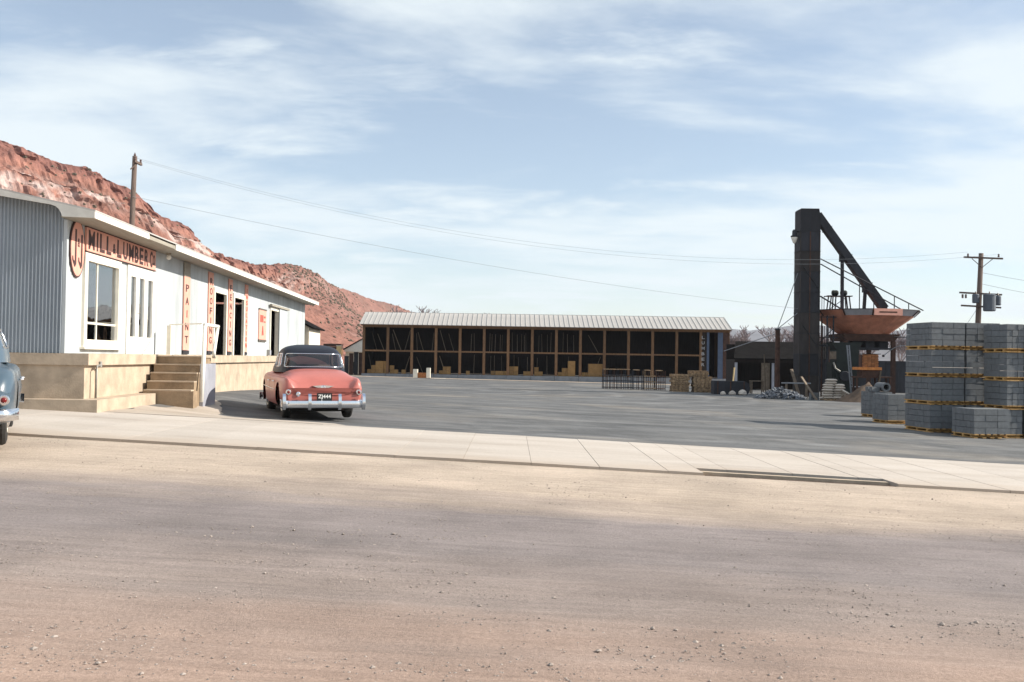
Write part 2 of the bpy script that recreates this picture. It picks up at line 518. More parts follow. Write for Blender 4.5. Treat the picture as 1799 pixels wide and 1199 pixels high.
def asphalt_material():
    m = bpy.data.materials.new('worn_asphalt')
    m.use_nodes = True
    t = m.node_tree
    b = t.nodes['Principled BSDF']
    b.inputs['Roughness'].default_value = 0.9
    b.inputs['Specular IOR Level'].default_value = 0.3
    geo = N(t, 'ShaderNodeNewGeometry')
    mp = N(t, 'ShaderNodeMapping')
    mp.inputs['Rotation'].default_value = (0, 0, 0.25)
    mp.inputs['Scale'].default_value = (0.20, 0.42, 0.0)
    t.links.new(geo.outputs['Position'], mp.inputs[0])
    n1 = N(t, 'ShaderNodeTexNoise', i_Scale=1.0, i_Detail=8.0, i_Roughness=0.68, i_Distortion=0.6)
    t.links.new(mp.outputs[0], n1.inputs['Vector'])
    n2 = N(t, 'ShaderNodeTexNoise', i_Scale=24.0, i_Detail=4.0, i_Roughness=0.7)
    t.links.new(geo.outputs['Position'], n2.inputs['Vector'])
    n3 = N(t, 'ShaderNodeTexNoise', i_Scale=0.14, i_Detail=4.0, i_Roughness=0.6)
    t.links.new(geo.outputs['Position'], n3.inputs['Vector'])
    mr = N(t, 'ShaderNodeMapRange')
    mr.inputs['From Min'].default_value = 0.30
    mr.inputs['From Max'].default_value = 0.72
    t.links.new(n1.outputs['Fac'], mr.inputs['Value'])
    mix = N(t, 'ShaderNodeMix', data_type='RGBA')
    mix.inputs[6].default_value = (0.070, 0.072, 0.076, 1)
    mix.inputs[7].default_value = (0.150, 0.149, 0.147, 1)
    t.links.new(mr.outputs[0], mix.inputs[0])
    # drifted tan dust patches
    mr3 = N(t, 'ShaderNodeMapRange')
    mr3.inputs['From Min'].default_value = 0.52
    mr3.inputs['From Max'].default_value = 0.80
    t.links.new(n3.outputs['Fac'], mr3.inputs['Value'])
    mix3 = N(t, 'ShaderNodeMix', data_type='RGBA')
    mix3.inputs[7].default_value = (0.21, 0.185, 0.155, 1)
    t.links.new(mr3.outputs[0], mix3.inputs[0])
    t.links.new(mix.outputs[2], mix3.inputs[6])
    r2 = N(t, 'ShaderNodeMapRange')
    r2.inputs['From Min'].default_value = 0.3
    r2.inputs['From Max'].default_value = 0.7
    r2.inputs['To Min'].default_value = 0.78
    r2.inputs['To Max'].default_value = 1.22
    t.links.new(n2.outputs['Fac'], r2.inputs['Value'])
    n5 = N(t, 'ShaderNodeTexNoise', i_Scale=0.55, i_Detail=9.0, i_Roughness=0.75, i_Distortion=1.2)
    mp5 = N(t, 'ShaderNodeMapping')
    mp5.inputs['Scale'].default_value = (0.7, 1.0, 0.0)
    t.links.new(geo.outputs['Position'], mp5.inputs[0]); t.links.new(mp5.outputs[0], n5.inputs['Vector'])
    r5 = N(t, 'ShaderNodeMapRange')
    r5.inputs['From Min'].default_value = 0.34
    r5.inputs['From Max'].default_value = 0.66
    r5.inputs['To Min'].default_value = 0.66
    r5.inputs['To Max'].default_value = 1.34
    t.links.new(n5.outputs['Fac'], r5.inputs['Value'])
    # long wheel arcs left by turning trucks
    wv = N(t, 'ShaderNodeTexWave', wave_type='RINGS', rings_direction='Z', wave_profile='SIN', i_Scale=0.11, i_Distortion=3.0, i_Detail=4.0)
    wv.inputs['Detail Scale'].default_value = 0.6
    mp6 = N(t, 'ShaderNodeMapping')
    mp6.inputs['Location'].default_value = (6.0, -62.0, 0.0)
    t.links.new(geo.outputs['Position'], mp6.inputs[0]); t.links.new(mp6.outputs[0], wv.inputs['Vector'])
    r6 = N(t, 'ShaderNodeMapRange')
    r6.inputs['From Min'].default_value = 0.75
    r6.inputs['From Max'].default_value = 1.0
    r6.inputs['To Min'].default_value = 1.0
    r6.inputs['To Max'].default_value = 1.25
    t.links.new(wv.outputs['Fac'], r6.inputs['Value'])
    p5 = N(t, 'ShaderNodeMath', operation='MULTIPLY')
    t.links.new(r2.outputs[0], p5.inputs[0]); t.links.new(r5.outputs[0], p5.inputs[1])
    p6 = N(t, 'ShaderNodeMath', operation='MULTIPLY')
    t.links.new(p5.outputs[0], p6.inputs[0]); t.links.new(r6.outputs[0], p6.inputs[1])
    s = N(t, 'ShaderNodeVectorMath', operation='SCALE')
    t.links.new(mix3.outputs[2], s.inputs[0]); t.links.new(p6.outputs[0], s.inputs['Scale'])
    t.links.new(s.outputs[0], b.inputs['Base Color'])
    bp = N(t, 'ShaderNodeBump', i_Strength=0.35, i_Distance=0.015)
    t.links.new(n2.outputs['Fac'], bp.inputs['Height'])
    t.links.new(bp.outputs[0], b.inputs['Normal'])
    return m


def slab_material(name, c1, c2, c3):
    m = bpy.data.materials.new(name)
    m.use_nodes = True
    t = m.node_tree
    b = t.nodes['Principled BSDF']
    b.inputs['Roughness'].default_value = 0.9
    b.inputs['Specular IOR Level'].default_value = 0.25
    geo = N(t, 'ShaderNodeNewGeometry')
    oi = N(t, 'ShaderNodeObjectInfo')
    n1 = N(t, 'ShaderNodeTexNoise', i_Scale=0.8, i_Detail=7.0, i_Roughness=0.65)
    n2 = N(t, 'ShaderNodeTexNoise', i_Scale=30.0, i_Detail=5.0, i_Roughness=0.7)
    mp = N(t, 'ShaderNodeMapping')
    mp.inputs['Scale'].default_value = (0.35, 1.5, 1)
    t.links.new(geo.outputs['Position'], mp.inputs[0])
    t.links.new(mp.outputs[0], n1.inputs['Vector']); t.links.new(geo.outputs['Position'], n2.inputs['Vector'])
    cr = N(t, 'ShaderNodeValToRGB')
    t.links.new(n1.outputs['Fac'], cr.inputs[0])
    e = cr.color_ramp.elements
    e[0].position = 0.33; e[0].color = (*c1, 1)
    e[1].position = 0.68; e[1].color = (*c3, 1)
    k = e.new(0.5); k.color = (*c2, 1)
    a = N(t, 'ShaderNodeMapRange')
    a.inputs['From Min'].default_value = 0.3; a.inputs['From Max'].default_value = 0.7
    a.inputs['To Min'].default_value = 0.88; a.inputs['To Max'].default_value = 1.1
    t.links.new(n2.outputs['Fac'], a.inputs['Value'])
    r = N(t, 'ShaderNodeMapRange')
    r.inputs['To Min'].default_value = 0.95; r.inputs['To Max'].default_value = 1.05
    t.links.new(oi.outputs['Random'], r.inputs['Value'])
    p = N(t, 'ShaderNodeMath', operation='MULTIPLY')
    t.links.new(a.outputs[0], p.inputs[0]); t.links.new(r.outputs[0], p.inputs[1])
    s = N(t, 'ShaderNodeVectorMath', operation='SCALE')
    t.links.new(cr.outputs[0], s.inputs[0]); t.links.new(p.outputs[0], s.inputs['Scale'])
    # dirt drifted over the street edge
    sp_ = N(t, 'ShaderNodeSeparateXYZ')
    t.links.new(geo.outputs['Position'], sp_.inputs[0])
    n6 = N(t, 'ShaderNodeTexNoise', i_Scale=1.3, i_Detail=8.0, i_Roughness=0.7)
    t.links.new(mp.outputs[0], n6.inputs['Vector'])
    ed = N(t, 'ShaderNodeMath', operation='MULTIPLY_ADD', i_1=-2.6, i_2=1.3)
    t.links.new(n6.outputs['Fac'], ed.inputs[0])
    ys_ = N(t, 'ShaderNodeMath', operation='ADD')
    t.links.new(sp_.outputs['Y'], ys_.inputs[0]); t.links.new(ed.outputs[0], ys_.inputs[1])
    me_ = N(t, 'ShaderNodeMapRange')
    me_.inputs['From Min'].default_value = 13.3; me_.inputs['From Max'].default_value = 14.7
    me_.inputs['To Min'].default_value = 0.85; me_.inputs['To Max'].default_value = 0.0
    t.links.new(ys_.outputs[0], me_.inputs['Value'])
    mxd = N(t, 'ShaderNodeMix', data_type='RGBA')
    mxd.inputs[7].default_value = (0.41, 0.335, 0.268, 1)
    t.links.new(me_.outputs[0], mxd.inputs[0]); t.links.new(s.outputs[0], mxd.inputs[6])
    t.links.new(mxd.outputs[2], b.inputs['Base Color'])
    bp = N(t, 'ShaderNodeBump', i_Strength=0.25, i_Distance=0.01)
    t.links.new(n2.outputs['Fac'], bp.inputs['Height'])
    t.links.new(bp.outputs[0], b.inputs['Normal'])
    return m


dirt_m = ground_material()
asphalt_m = asphalt_material()
slab_m = slab_material('sidewalk_concrete', (0.38, 0.33, 0.285), (0.445, 0.395, 0.348), (0.485, 0.436, 0.39))
pad_m = slab_material('dusty_pad_concrete', (0.355, 0.30, 0.248), (0.42, 0.362, 0.305), (0.465, 0.402, 0.345))

SW0, SW1 = 13.62, 18.35          # sidewalk near and far edge (Y)
DR = (2.72, 5.46, 13.62, 14.22)  # drain notch x0 x1 y0 y1


def build_ground():
    xs = sorted(set([-4000, -2500, -1500, -900, -600, -400, -300, -220, -160, -120, -90] +
                    [round(v, 3) for v in np.arange(-70, 71, 5.0)] + [90, 120, 160, 220, 300, 400, 600, 900, 1500, 2500, 4000] +
                    [round(v, 3) for v in np.arange(-24, 24.1, 1.5)] + [round(v, 3) for v in np.arange(-8, 9.01, 0.11)] + [DR[0], DR[1]]))
    ys = sorted(set([-400, -200, -100, -50, -25, -12, -6, -2, 0, 2] + [round(v, 3) for v in np.arange(3.2, 13.5, 0.09)] + [DR[2], DR[3]] +
                    [round(v, 3) for v in np.arange(15, 60, 1.5)] + [round(v, 3) for v in np.arange(60, 130, 5)] +
                    [150, 180, 220, 280, 350, 450, 600, 800, 1100, 1500, 2200, 3200, 5000]))
    nx, ny = len(xs), len(ys)
    vs = []
    for y in ys:
        for x in xs:
            z = gz(x, y)
            if 3 < y < 13.6 and abs(x) < 9:
                k = sstep(13.62, 13.0, y) * sstep(2.5, 4, y)
                z += k * (0.016 * noise.fractal(Vector((x * 0.25, y * 1.6, 3.3)), 1.0, 2.0, 4) +
                          0.010 * noise.fractal(Vector((x * 2.2, y * 3.0, 9.1)), 1.0, 2.0, 4) +
                          0.006 * noise.noise(Vector((x * 9.0, y * 9.0, 1.7))))
                for yc, sl_, dp in ((9.3, 0.03, 0.014), (7.75, 0.02, 0.016), (6.6, -0.035, 0.014), (5.1, 0.05, 0.014), (10.9, -0.04, 0.010), (8.4, 0.09, 0.009)):
                    e_ = y - (yc + sl_ * x + 0.12 * math.sin(x * 0.5 + yc))
                    z += k * dp * (0.6 * math.exp(-((abs(e_) - 0.19) / 0.07) ** 2) - math.exp(-(e_ / 0.10) ** 2)) * (0.5 + noise.noise(Vector((x * 0.4, yc, 2.0))))
            vs.append((x, y, z))
    fs = []
    for j in range(ny - 1):
        for i in range(nx - 1):
            if xs[i] >= DR[0] - 1e-6 and xs[i + 1] <= DR[1] + 1e-6 and ys[j] >= DR[2] - 1e-6 and ys[j + 1] <= DR[3] + 1e-6:
                continue
            a = j * nx + i
            fs.append((a, a + 1, a + nx + 1, a + nx))
    mb = MB()
    mb.v = vs; mb.f = fs
    o = structure(mb.build('ground', dirt_m, smooth=True, fix=False))
    o['label'] = 'dusty pinkish dirt and gravel ground of the street and plain'


build_ground()


def sheet(name, m, x0, x1, y0, y1, dz, step=1.2, inside=None):
    nx = max(2, int((x1 - x0) / step) + 1)
    ny = max(2, int((y1 - y0) / step) + 1)
    X = np.linspace(x0, x1, nx); Y = np.linspace(y0, y1, ny)
    vs = [(x, y, gz(x, y) + dz) for y in Y for x in X]
    fs = [(j * nx + i, j * nx + i + 1, (j + 1) * nx + i + 1, (j + 1) * nx + i) for j in range(ny - 1) for i in range(nx - 1)]
    mb = MB(); mb.v = vs; mb.f = fs
    return structure(mb.build(name, m, smooth=True, fix=False))


yard = sheet('asphalt_yard', asphalt_m, -32.0, 60.0, SW1 - 0.02, 93.5, 0.03, 1.2)

# pale dusty pad in front of the store, its edge against the asphalt is ragged
def build_pad():
    edge = [(-3.1, SW1), (-3.5, 18.9), (-4.6, 19.6), (-5.6, 20.2), (-6.3, 21.2), (-6.75, 22.6), (-7.2, 24.0), (-7.9, 25.4), (-8.6, 26.2)]
    pts = []
    for i in range(len(edge) - 1):
        for k in range(6):
            t = k / 6
            x = edge[i][0] * (1 - t) + edge[i + 1][0] * t
            y = edge[i][1] * (1 - t) + edge[i + 1][1] * t
            x += 0.10 * noise.noise(Vector((x * 2.1, y * 2.3, 0)))
            pts.append((x, y))
    pts.append(edge[-1])
    nX = 9
    vs, fs = [], []
    for (x, y) in pts:
        for k in range(nX):
            xx = x + (-24 - x) * (k / (nX - 1)) ** 1.6
            vs.append((xx, y, gz(xx, y) + 0.046))
    for j in range(len(pts) - 1):
        for k in range(nX - 1):
            a = j * nX + k
            fs.append((a, a + nX, a + nX + 1, a + 1))
    mb = MB(); mb.v = vs; mb.f = fs
    structure(mb.build('concrete_pad', pad_m, fix=True))


build_pad()

# sidewalk: one slab after another with open joints
def build_sidewalk():
    root = structure(obj('sidewalk', None))
    root['label'] = 'pale concrete sidewalk of joined slabs along the street'
    W = 0.962
    x = -27.6
    top = 0.040
    while x < 34:
        x0, x1 = x + 0.0025, x + W - 0.0025
        cuts = [(x0, x1, SW0)]
        if x1 > DR[0] and x0 < DR[1]:
            cuts = []
            if x0 < DR[0]:
                cuts.append((x0, DR[0], SW0))
            cuts.append((max(x0, DR[0]), min(x1, DR[1]), DR[3]))
            if x1 > DR[1]:
                cuts.append((DR[1], x1, SW0))
        mb = MB()
        tilt = random.uniform(-0.003, 0.003)
        for (a, b, y0) in cuts:
            j = random.uniform(-0.006, 0.006)
            za, zb = gz(a, 15) + top + tilt, gz(b, 15) + top - tilt
            n = 5
            vs = []
            for k in range(n):
                yy = y0 + j + (SW1 - y0 - j) * k / (n - 1)
                vs += [(a, yy, za), (b, yy, zb), (a, yy, za - 0.3), (b, yy, zb - 0.3)]
            fs = [(0, 1, 3, 2)]
            for k in range(n - 1):
                o = 4 * k
                fs += [(o, o + 4, o + 5, o + 1), (o, o + 2, o + 6, o + 4), (o + 1, o + 5, o + 7, o + 3), (o + 2, o + 3, o + 7, o + 6)]
            fs.append((4 * n - 4, 4 * n - 2, 4 * n - 1, 4 * n - 3))
            mb.add(vs, fs)
        mb.build('slab', slab_m, root)
        x += W


build_sidewalk()


def build_drain():
    x0, x1, y0, y1 = DR
    g = gz((x0 + x1) / 2, 14)
    sl = -0.042
    t = thing('drain_inlet', 'long sunken street drain with twin dark slots at the sidewalk edge', 'drain', ((x0 + x1) / 2, (y0 + y1) / 2, g))
    cx, cy = (x0 + x1) / 2, (y0 + y1) / 2
    L = (x1 - x0) / 2 - 0.005
    D = (y1 - y0) / 2

    def skew(mb):
        mb.v = [(a, b, c + a * sl) for a, b, c in mb.v]
        return mb
    skew(MB().box(-L, L, -D + 0.01, D - 0.01, -0.62, -0.58)).build('pit_floor', under_m, t)
    mb = MB().box(-L - 0.1, -L, -D + 0.01, D - 0.01, -0.6, -0.01).box(L, L + 0.1, -D + 0.01, D - 0.01, -0.6, -0.01)
    mb.box(-L, L, -D - 0.12, -D + 0.01, -0.6, -0.008)
    skew(mb).build('pit_wall', concrete, t)
    skew(MB().box(-L + 0.02, L - 0.02, 0.00, 0.11, -0.10, 0.022)).build('slot_bar', concrete, t)
    skew(MB().box(-L + 0.02, L - 0.02, -0.285, -0.255, -0.06, 0.004)).build('edge_angle', dark_rust, t)
    for k in range(5):
        xx = -L + 0.3 + k * (2 * L - 0.6) / 4
        skew(MB().box(xx - 0.012, xx + 0.012, -0.254, -0.002, -0.10, -0.05)).build('crossbar', dark_rust, t)


build_drain()


# loose pebbles on the dirt street
def build_pebbles():
    rng = random.Random(11)
    mb = MB()
    ico_v = [(0, 0, 1), (0.9, 0, 0.3), (0.28, 0.85, 0.35), (-0.72, 0.53, 0.3), (-0.72, -0.53, 0.35), (0.28, -0.85, 0.3), (0, 0, -0.5)]
    ico_f = [(0, 1, 2), (0, 2, 3), (0, 3, 4), (0, 4, 5), (0, 5, 1), (6, 2, 1), (6, 3, 2), (6, 4, 3), (6, 5, 4), (6, 1, 5)]
    n = 0
    while n < 8200:
        y = 3.4 + 10.0 * rng.random() ** 1.25
        x = (rng.random() - 0.5) * (y * 1.12 + 0.6)
        dens = 0.25 + 0.75 * math.exp(-((y - 6.4) / 1.0) ** 2) + 0.35 * math.exp(-((y - 4.2) / 0.7) ** 2)
        dens *= max(0.0, 0.35 + 1.6 * noise.noise(Vector((x * 0.7, y * 1.6, 5))))
        if rng.random() > dens:
            continue
        r = 0.0032 + 0.0065 * rng.random() ** 1.6 + (0.012 * rng.random() if rng.random() < 0.035 else 0)
        z = gz(x, y) - 0.001
        z += 0.016 * noise.fractal(Vector((x * 0.25, y * 1.6, 3.3)), 1.0, 2.0, 4) + 0.010 * noise.fractal(Vector((x * 2.2, y * 3.0, 9.1)), 1.0, 2.0, 4)
        a = rng.random() * 6.28
        sx, sy, sz = r * rng.uniform(0.8, 1.4), r * rng.uniform(0.8, 1.3), r * rng.uniform(0.6, 1.0)
        ca, sa = math.cos(a), math.sin(a)
        mb.add([(x + sx * p[0] * ca - sy * p[1] * sa, y + sx * p[0] * sa + sy * p[1] * ca, z + sz * p[2]) for p in ico_v], ico_f)
        n += 1
    o = mb.build('pebbles', M('pebble_stone', (0.29, 0.245, 0.215), 0.9, 0, 0.4, 16.0, bump=0), fix=False)
    o['kind'] = 'stuff'
    o['label'] = 'loose pebbles scattered over the dirt street'
    o['category'] = 'pebbles'


build_pebbles()


# ---------------------------------------------------------------- red mesa
def hill_material():
    m = bpy.data.materials.new('red_sandstone_hill')
    m.use_nodes = True
    t = m.node_tree
    b = t.nodes['Principled BSDF']
    b.inputs['Roughness'].default_value = 0.95
    b.inputs['Specular IOR Level'].default_value = 0.1
    at = N(t, 'ShaderNodeVertexColor', layer_name='Col')
    geo = N(t, 'ShaderNodeNewGeometry')
    n1 = N(t, 'ShaderNodeTexNoise', i_Scale=0.35, i_Detail=8.0, i_Roughness=0.72)
    t.links.new(geo.outputs['Position'], n1.inputs['Vector'])
    r = N(t, 'ShaderNodeMapRange')
    r.inputs['From Min'].default_value = 0.32; r.inputs['From Max'].default_value = 0.68
    r.inputs['To Min'].default_value = 0.66; r.inputs['To Max'].default_value = 1.28
    t.links.new(n1.outputs['Fac'], r.inputs['Value'])
    s = N(t, 'ShaderNodeVectorMath', operation='SCALE')
    t.links.new(at.outputs['Color'], s.inputs[0]); t.links.new(r.outputs[0], s.inputs['Scale'])
    t.links.new(s.outputs[0], b.inputs['Base Color'])
    bp = N(t, 'ShaderNodeBump', i_Strength=0.7, i_Distance=1.0)
    t.links.new(n1.outputs['Fac'], bp.inputs['Height'])
    t.links.new(bp.outputs[0], b.inputs['Normal'])
    return m


def cr_interp(xs, ys, x):
    """monotone-ish smooth interpolation"""
    return float(np.interp(x, xs, ys))


HILL_H = []


def build_mesa():
    # crest line: x, y (distance), height above datum, cliff share
    crest = [(-260, 150, 62), (-190, 195, 58), (-127.5, 240, 54.5), (-114.5, 255, 50.5), (-105.5, 266, 46), (-102.5, 269, 42.2), (-97, 276, 40.6),
             (-95, 281, 38.2), (-93.5, 285, 34.2), (-85.5, 310, 32.6), (-83.3, 330, 33.2), (-81, 346, 35.0), (-77.5, 365, 34.2), (-73, 385, 29.8),
             (-66, 430, 28.0), (-57, 480, 26.6), (-45, 560, 23.5), (5, 720, 15.5), (60, 900, 10)]
    L = [0.0]
    for a, b in zip(crest[:-1], crest[1:]):
        L.append(L[-1] + math.dist(a[:2], b[:2]))
    NU, NV = 520, 110
    us = np.concatenate([np.linspace(0, L[1], 30, endpoint=False), np.linspace(L[1], L[9], 330, endpoint=False), np.linspace(L[9], L[13], 170, endpoint=False), np.linspace(L[13], L[-1], 110)])
    vlist = np.concatenate([np.linspace(0, 0.66, 46, endpoint=False), np.linspace(0.66, 1.0, 96, endpoint=False), np.linspace(1.0, 1.22, 10)])
    NV = len(vlist)
    NU = len(us)
    cx = [c[0] for c in crest]; cy = [c[1] for c in crest]; ch = [c[2] for c in crest]
    vs, cols = [], []
    for i, u in enumerate(us):
        px, py, hz = cr_interp(L, cx, u), cr_interp(L, cy, u), cr_interp(L, ch, u)
        dx, dy = 0.80, -0.60
        leng = max(40, hz * 2.1)
        far = sstep(L[9], L[12], u)
        for j in range(NV):
            v = float(vlist[j])          # 0 foot, 1 crest, beyond: back side
            if v <= 1:
                talus = v / 0.78
                if v < 0.78:
                    f = 0.66 * talus ** (1.25)
                else:
                    q = (v - 0.78) / 0.22
                    cl = 0.66 + 0.34 * (sstep(0.0, 0.35, q) * 0.45 + sstep(0.5, 0.85, q) * 0.45 + q * 0.10)
                    rnd_ = 0.66 + 0.34 * math.sin(q * math.pi / 2)
                    f = cl * (1 - far) + rnd_ * far
                wv = v
            else:
                f = 1 - (v - 1) * 1.2
                wv = v
            X = px + dx * leng * (1 - wv)
            Y = py + dy * leng * (1 - wv)
            base = gz(X, Y) - 0.5
            h = base + (hz - base) * f
            P = Vector((X * 0.05, Y * 0.05, 1.0))
            amp = (0.3 + 0.7 * min(1, f * 1.6)) * min(1.0, v * 4)
            gul = noise.fractal(Vector((X * 0.06, Y * 0.06, h * 0.02)), 1.0, 2.0, 5)
            rid = abs(noise.fractal(Vector((u * 0.045, v * 0.9, 7.7)), 1.0, 2.1, 4))
            h += amp * (1.5 * gul - 1.6 * rid * (0.6 if v < 0.97 else 0.25)) * (0.75 if hz > 30 else 0.5)
            fine = noise.fractal(Vector((X * 0.45, Y * 0.45, h * 0.3)), 1.0, 2.0, 3)
            h += 0.55 * fine * amp
            if 0.74 < v <= 1.0 and far < 0.8:
                kf = sstep(0.74, 0.80, v) * (1 - far)
                st = noise.fractal(Vector((u * 0.16, v * 9, 2.2)), 1.0, 2.2, 4)
                bl_ = noise.cell(Vector((u * 0.30 + 0.8 * st, v * 34, 5.0))) + 0.6 * noise.cell(Vector((u * 0.75, v * 70, 9.0)))
                X += dx * (st * 1.3 + bl_ * 0.75) * kf; Y += dy * (st * 1.3 + bl_ * 0.75) * kf
            vs.append((X, Y, h - 1.3 * (1 - far) * sstep(0.6, 0.9, v)))
            # sandstone colours
            nz = noise.fractal(Vector((u * 0.03, v * 6, 1.0)), 1.0, 2.0, 4)
            talusc = np.array((0.250, 0.122, 0.094))
            mauve = np.array((0.225, 0.122, 0.102))
            whitec = np.array((0.46, 0.355, 0.325))
            cap = np.array((0.195, 0.092, 0.078))
            c = talusc * (1 - far) + mauve * far
            c = c * (1.0 + 0.22 * nz)
            c = c * (1.0 + 0.16 * sstep(0.70, 0.80, v) * (1 - far) * math.sin(v * 190 + 2.5 * nz))
            wb = sstep(0.795, 0.83, v + 0.02 * nz) * (1 - sstep(0.895, 0.93, v + 0.02 * nz)) * (1 - far)
            wb *= max(0.0, min(1.0, 0.50 + 1.2 * noise.fractal(Vector((u * 0.22, v * 55, 4)), 1.0, 2.0, 4)))
            c = c * (1 - min(1, wb)) + whitec * min(1, wb)
            cb = sstep(0.925, 0.95, v + 0.015 * nz) * (1 - far)
            c = c * (1 - 0.8 * cb) + cap * 0.8 * cb
            wp = max(0, noise.noise(Vector((X * 0.05, Y * 0.05, 8.8))) - 0.45) * 2.2 * far
            c = c * (1 - wp) + whitec * wp
            gp = max(0, noise.fractal(Vector((X * 0.04, Y * 0.04, 3.1)), 1.0, 2.0, 3)) * 0.5 * far
            c = c * (1 - gp) + np.array((0.17, 0.13, 0.11)) * gp
            cols.append((*c, 1))
            if 0.03 < v < 1.0:
                HILL_H.append((X, Y, h - 1.3 * (1 - far) * sstep(0.6, 0.9, v) - 0.15, v, far))
    fs = [(i * NV + j, (i + 1) * NV + j, (i + 1) * NV + j + 1, i * NV + j + 1) for i in range(NU - 1) for j in range(NV - 1)]
    mb = MB(); mb.v = vs; mb.f = fs
    o = mb.build('mesa_hill', hill_material(), smooth=False, fix=False)
    ca = o.data.color_attributes.new('Col', 'FLOAT_COLOR', 'POINT')
    ca.data.foreach_set('color', np.array(cols, dtype=np.float32).reshape(-1))
    structure(o)
    o['label'] = 'red sandstone mesa with a pale rock band behind the store'


build_mesa()


def build_scrub():
    rng = random.Random(5)
    mb = MB()
    pick = [p for p in HILL_H if (p[4] > 0.3 or rng.random() < 0.25) and p[3] < 0.97]
    for _ in range(5200):
        x, y, z, v, far = rng.choice(pick)
        dens = noise.noise(Vector((x * 0.03, y * 0.03, 6.0))) + 0.35
        if rng.random() > dens + 0.2:
            continue
        r = rng.uniform(0.22, 0.75) * (1.0 if v < 0.6 else 0.8)
        n, m = 5, 3
        vs = [(x, y, z + r * rng.uniform(0.8, 1.2))]
        for k in range(m):
            zz = z + r * (0.75 - 0.5 * k) * rng.uniform(0.9, 1.1)
            rr = r * (0.6 + 0.35 * k - 0.12 * k * k)
            for i in range(n):
                a = 2 * math.pi * (i + 0.3 * k) / n
                q = rr * rng.uniform(0.7, 1.3)
                vs.append((x + q * math.cos(a), y + q * math.sin(a), zz))
        fs = [(0, 1 + i, 1 + (i + 1) % n) for i in range(n)]
        for k in range(m - 1):
            for i in range(n):
                a0 = 1 + k * n + i; a1 = 1 + k * n + (i + 1) % n
                fs.append((a0, a0 + n, a1 + n, a1))
        mb.add(vs, fs)
    o = mb.build('scrub', scrub_m, fix=False)
    o['kind'] = 'stuff'
    o['label'] = 'low grey-green desert scrub dotted over the red hill'
    o['category'] = 'scrub'


build_scrub()


def build_far_hills():
    mb = MB()
    rng = random.Random(2)
    rows = []
    for (dist, hmax, seed, a0, a1) in ((2600, 90, 1.3, -0.1, 0.75), (4200, 240, 5.1, -0.25, 0.8)):
        n = 140
        base = len(mb.v)
        for i in range(n):
            a = a0 + (a1 - a0) * i / (n - 1)
            h = hmax * (0.62 + 0.13 * noise.fractal(Vector((a * 7, seed, 0)), 1.0, 2.0, 6))
            h *= sstep(a0, a0 + 0.15, a)
            for (dd, hh) in ((-0.22, 0.0), (-0.12, 0.35), (-0.05, 0.75), (0, 1.0), (0.15, 0.2)):
                D = dist * (1 + dd)
                jit = 1 + 0.10 * noise.fractal(Vector((a * 22, dd * 30, seed)), 1.0, 2.0, 4) * (1 if hh > 0 else 0)
                mb.v.append((D * math.sin(a), D * math.cos(a), -1 + h * hh * jit))
        for i in range(n - 1):
            for k in range(4):
                q = base + i * 5 + k
                mb.f.append((q, q + 5, q + 6, q + 1))
    o = mb.build('far_hills', M('far_hill_earth', (0.085, 0.072, 0.075), 0.95, 0, 0.3, 0.01, detail=8), smooth=True, fix=True)
    structure(o)
    o['label'] = 'distant hazy blue range beyond the yard'


build_far_hills()


# ---------------------------------------------------------------- the store (local frame: +Y along the wall, +X out of it, z=0 platform)
STORE_LOC = (-8.51, 18.36, 1.459)
STORE_ROT = 0.0585
STORE_LEN = 29.3
STORE_DEEP = 9.0
sm = Matrix.Translation(STORE_LOC) @ Matrix.Rotation(STORE_ROT, 4, 'Z')


def sw(o, s, z):
    return tuple(sm @ Vector((o, s, z)))


store = thing('store_building', 'long metal-clad lumber store with corrugated gable and deep white eave', 'store', STORE_LOC, STORE_ROT)


def corrugated(s0, s1, z0, z1, axis, amp=0.0085, pitch=0.0675, segs=6, base=0.0):
    """axis 's': sheet in the side wall (varies along Y), axis 'o': sheet in the gable (varies along X, bulging to -Y)"""
    n = max(2, int(round((s1 - s0) / pitch * segs)))
    mb = MB()
    for i in range(n + 1):
        s = s0 + (s1 - s0) * i / n
        d = base + amp * math.sin(2 * math.pi * s / pitch)
        for z in (z0, z1):
            mb.v.append((d, s, z) if axis == 's' else (s, -d, z))
    for i in range(n):
        mb.f.append((2 * i, 2 * i + 2, 2 * i + 3, 2 * i + 1))
    return mb


TOP = 2.56
# gable sheets; the slanted top follows the rake
ridge_o = -4.5


def rake_z(o):
    return 2.67 + (0.62 - o) * 0.21 if o > ridge_o else 2.67 + (0.62 - ridge_o) * 0.21 - (ridge_o - o) * 0.21


k = 0.0
while k > -STORE_DEEP + 0.01:
    a, b_ = max(-STORE_DEEP, k - 0.66), k
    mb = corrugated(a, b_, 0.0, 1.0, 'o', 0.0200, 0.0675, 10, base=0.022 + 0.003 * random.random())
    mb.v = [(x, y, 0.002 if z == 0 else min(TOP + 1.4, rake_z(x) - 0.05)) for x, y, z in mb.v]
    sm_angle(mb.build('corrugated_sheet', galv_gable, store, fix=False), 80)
    k -= 0.65

openings = [(0.90, 2.90, 0.17, 1.98), (3.44, 5.40, 0.0, 2.0), (11.32, 12.88, 0.0, 2.02), (13.92, 15.48, 0.0, 2.02), (20.35, 22.05, 0.0, 1.90)]


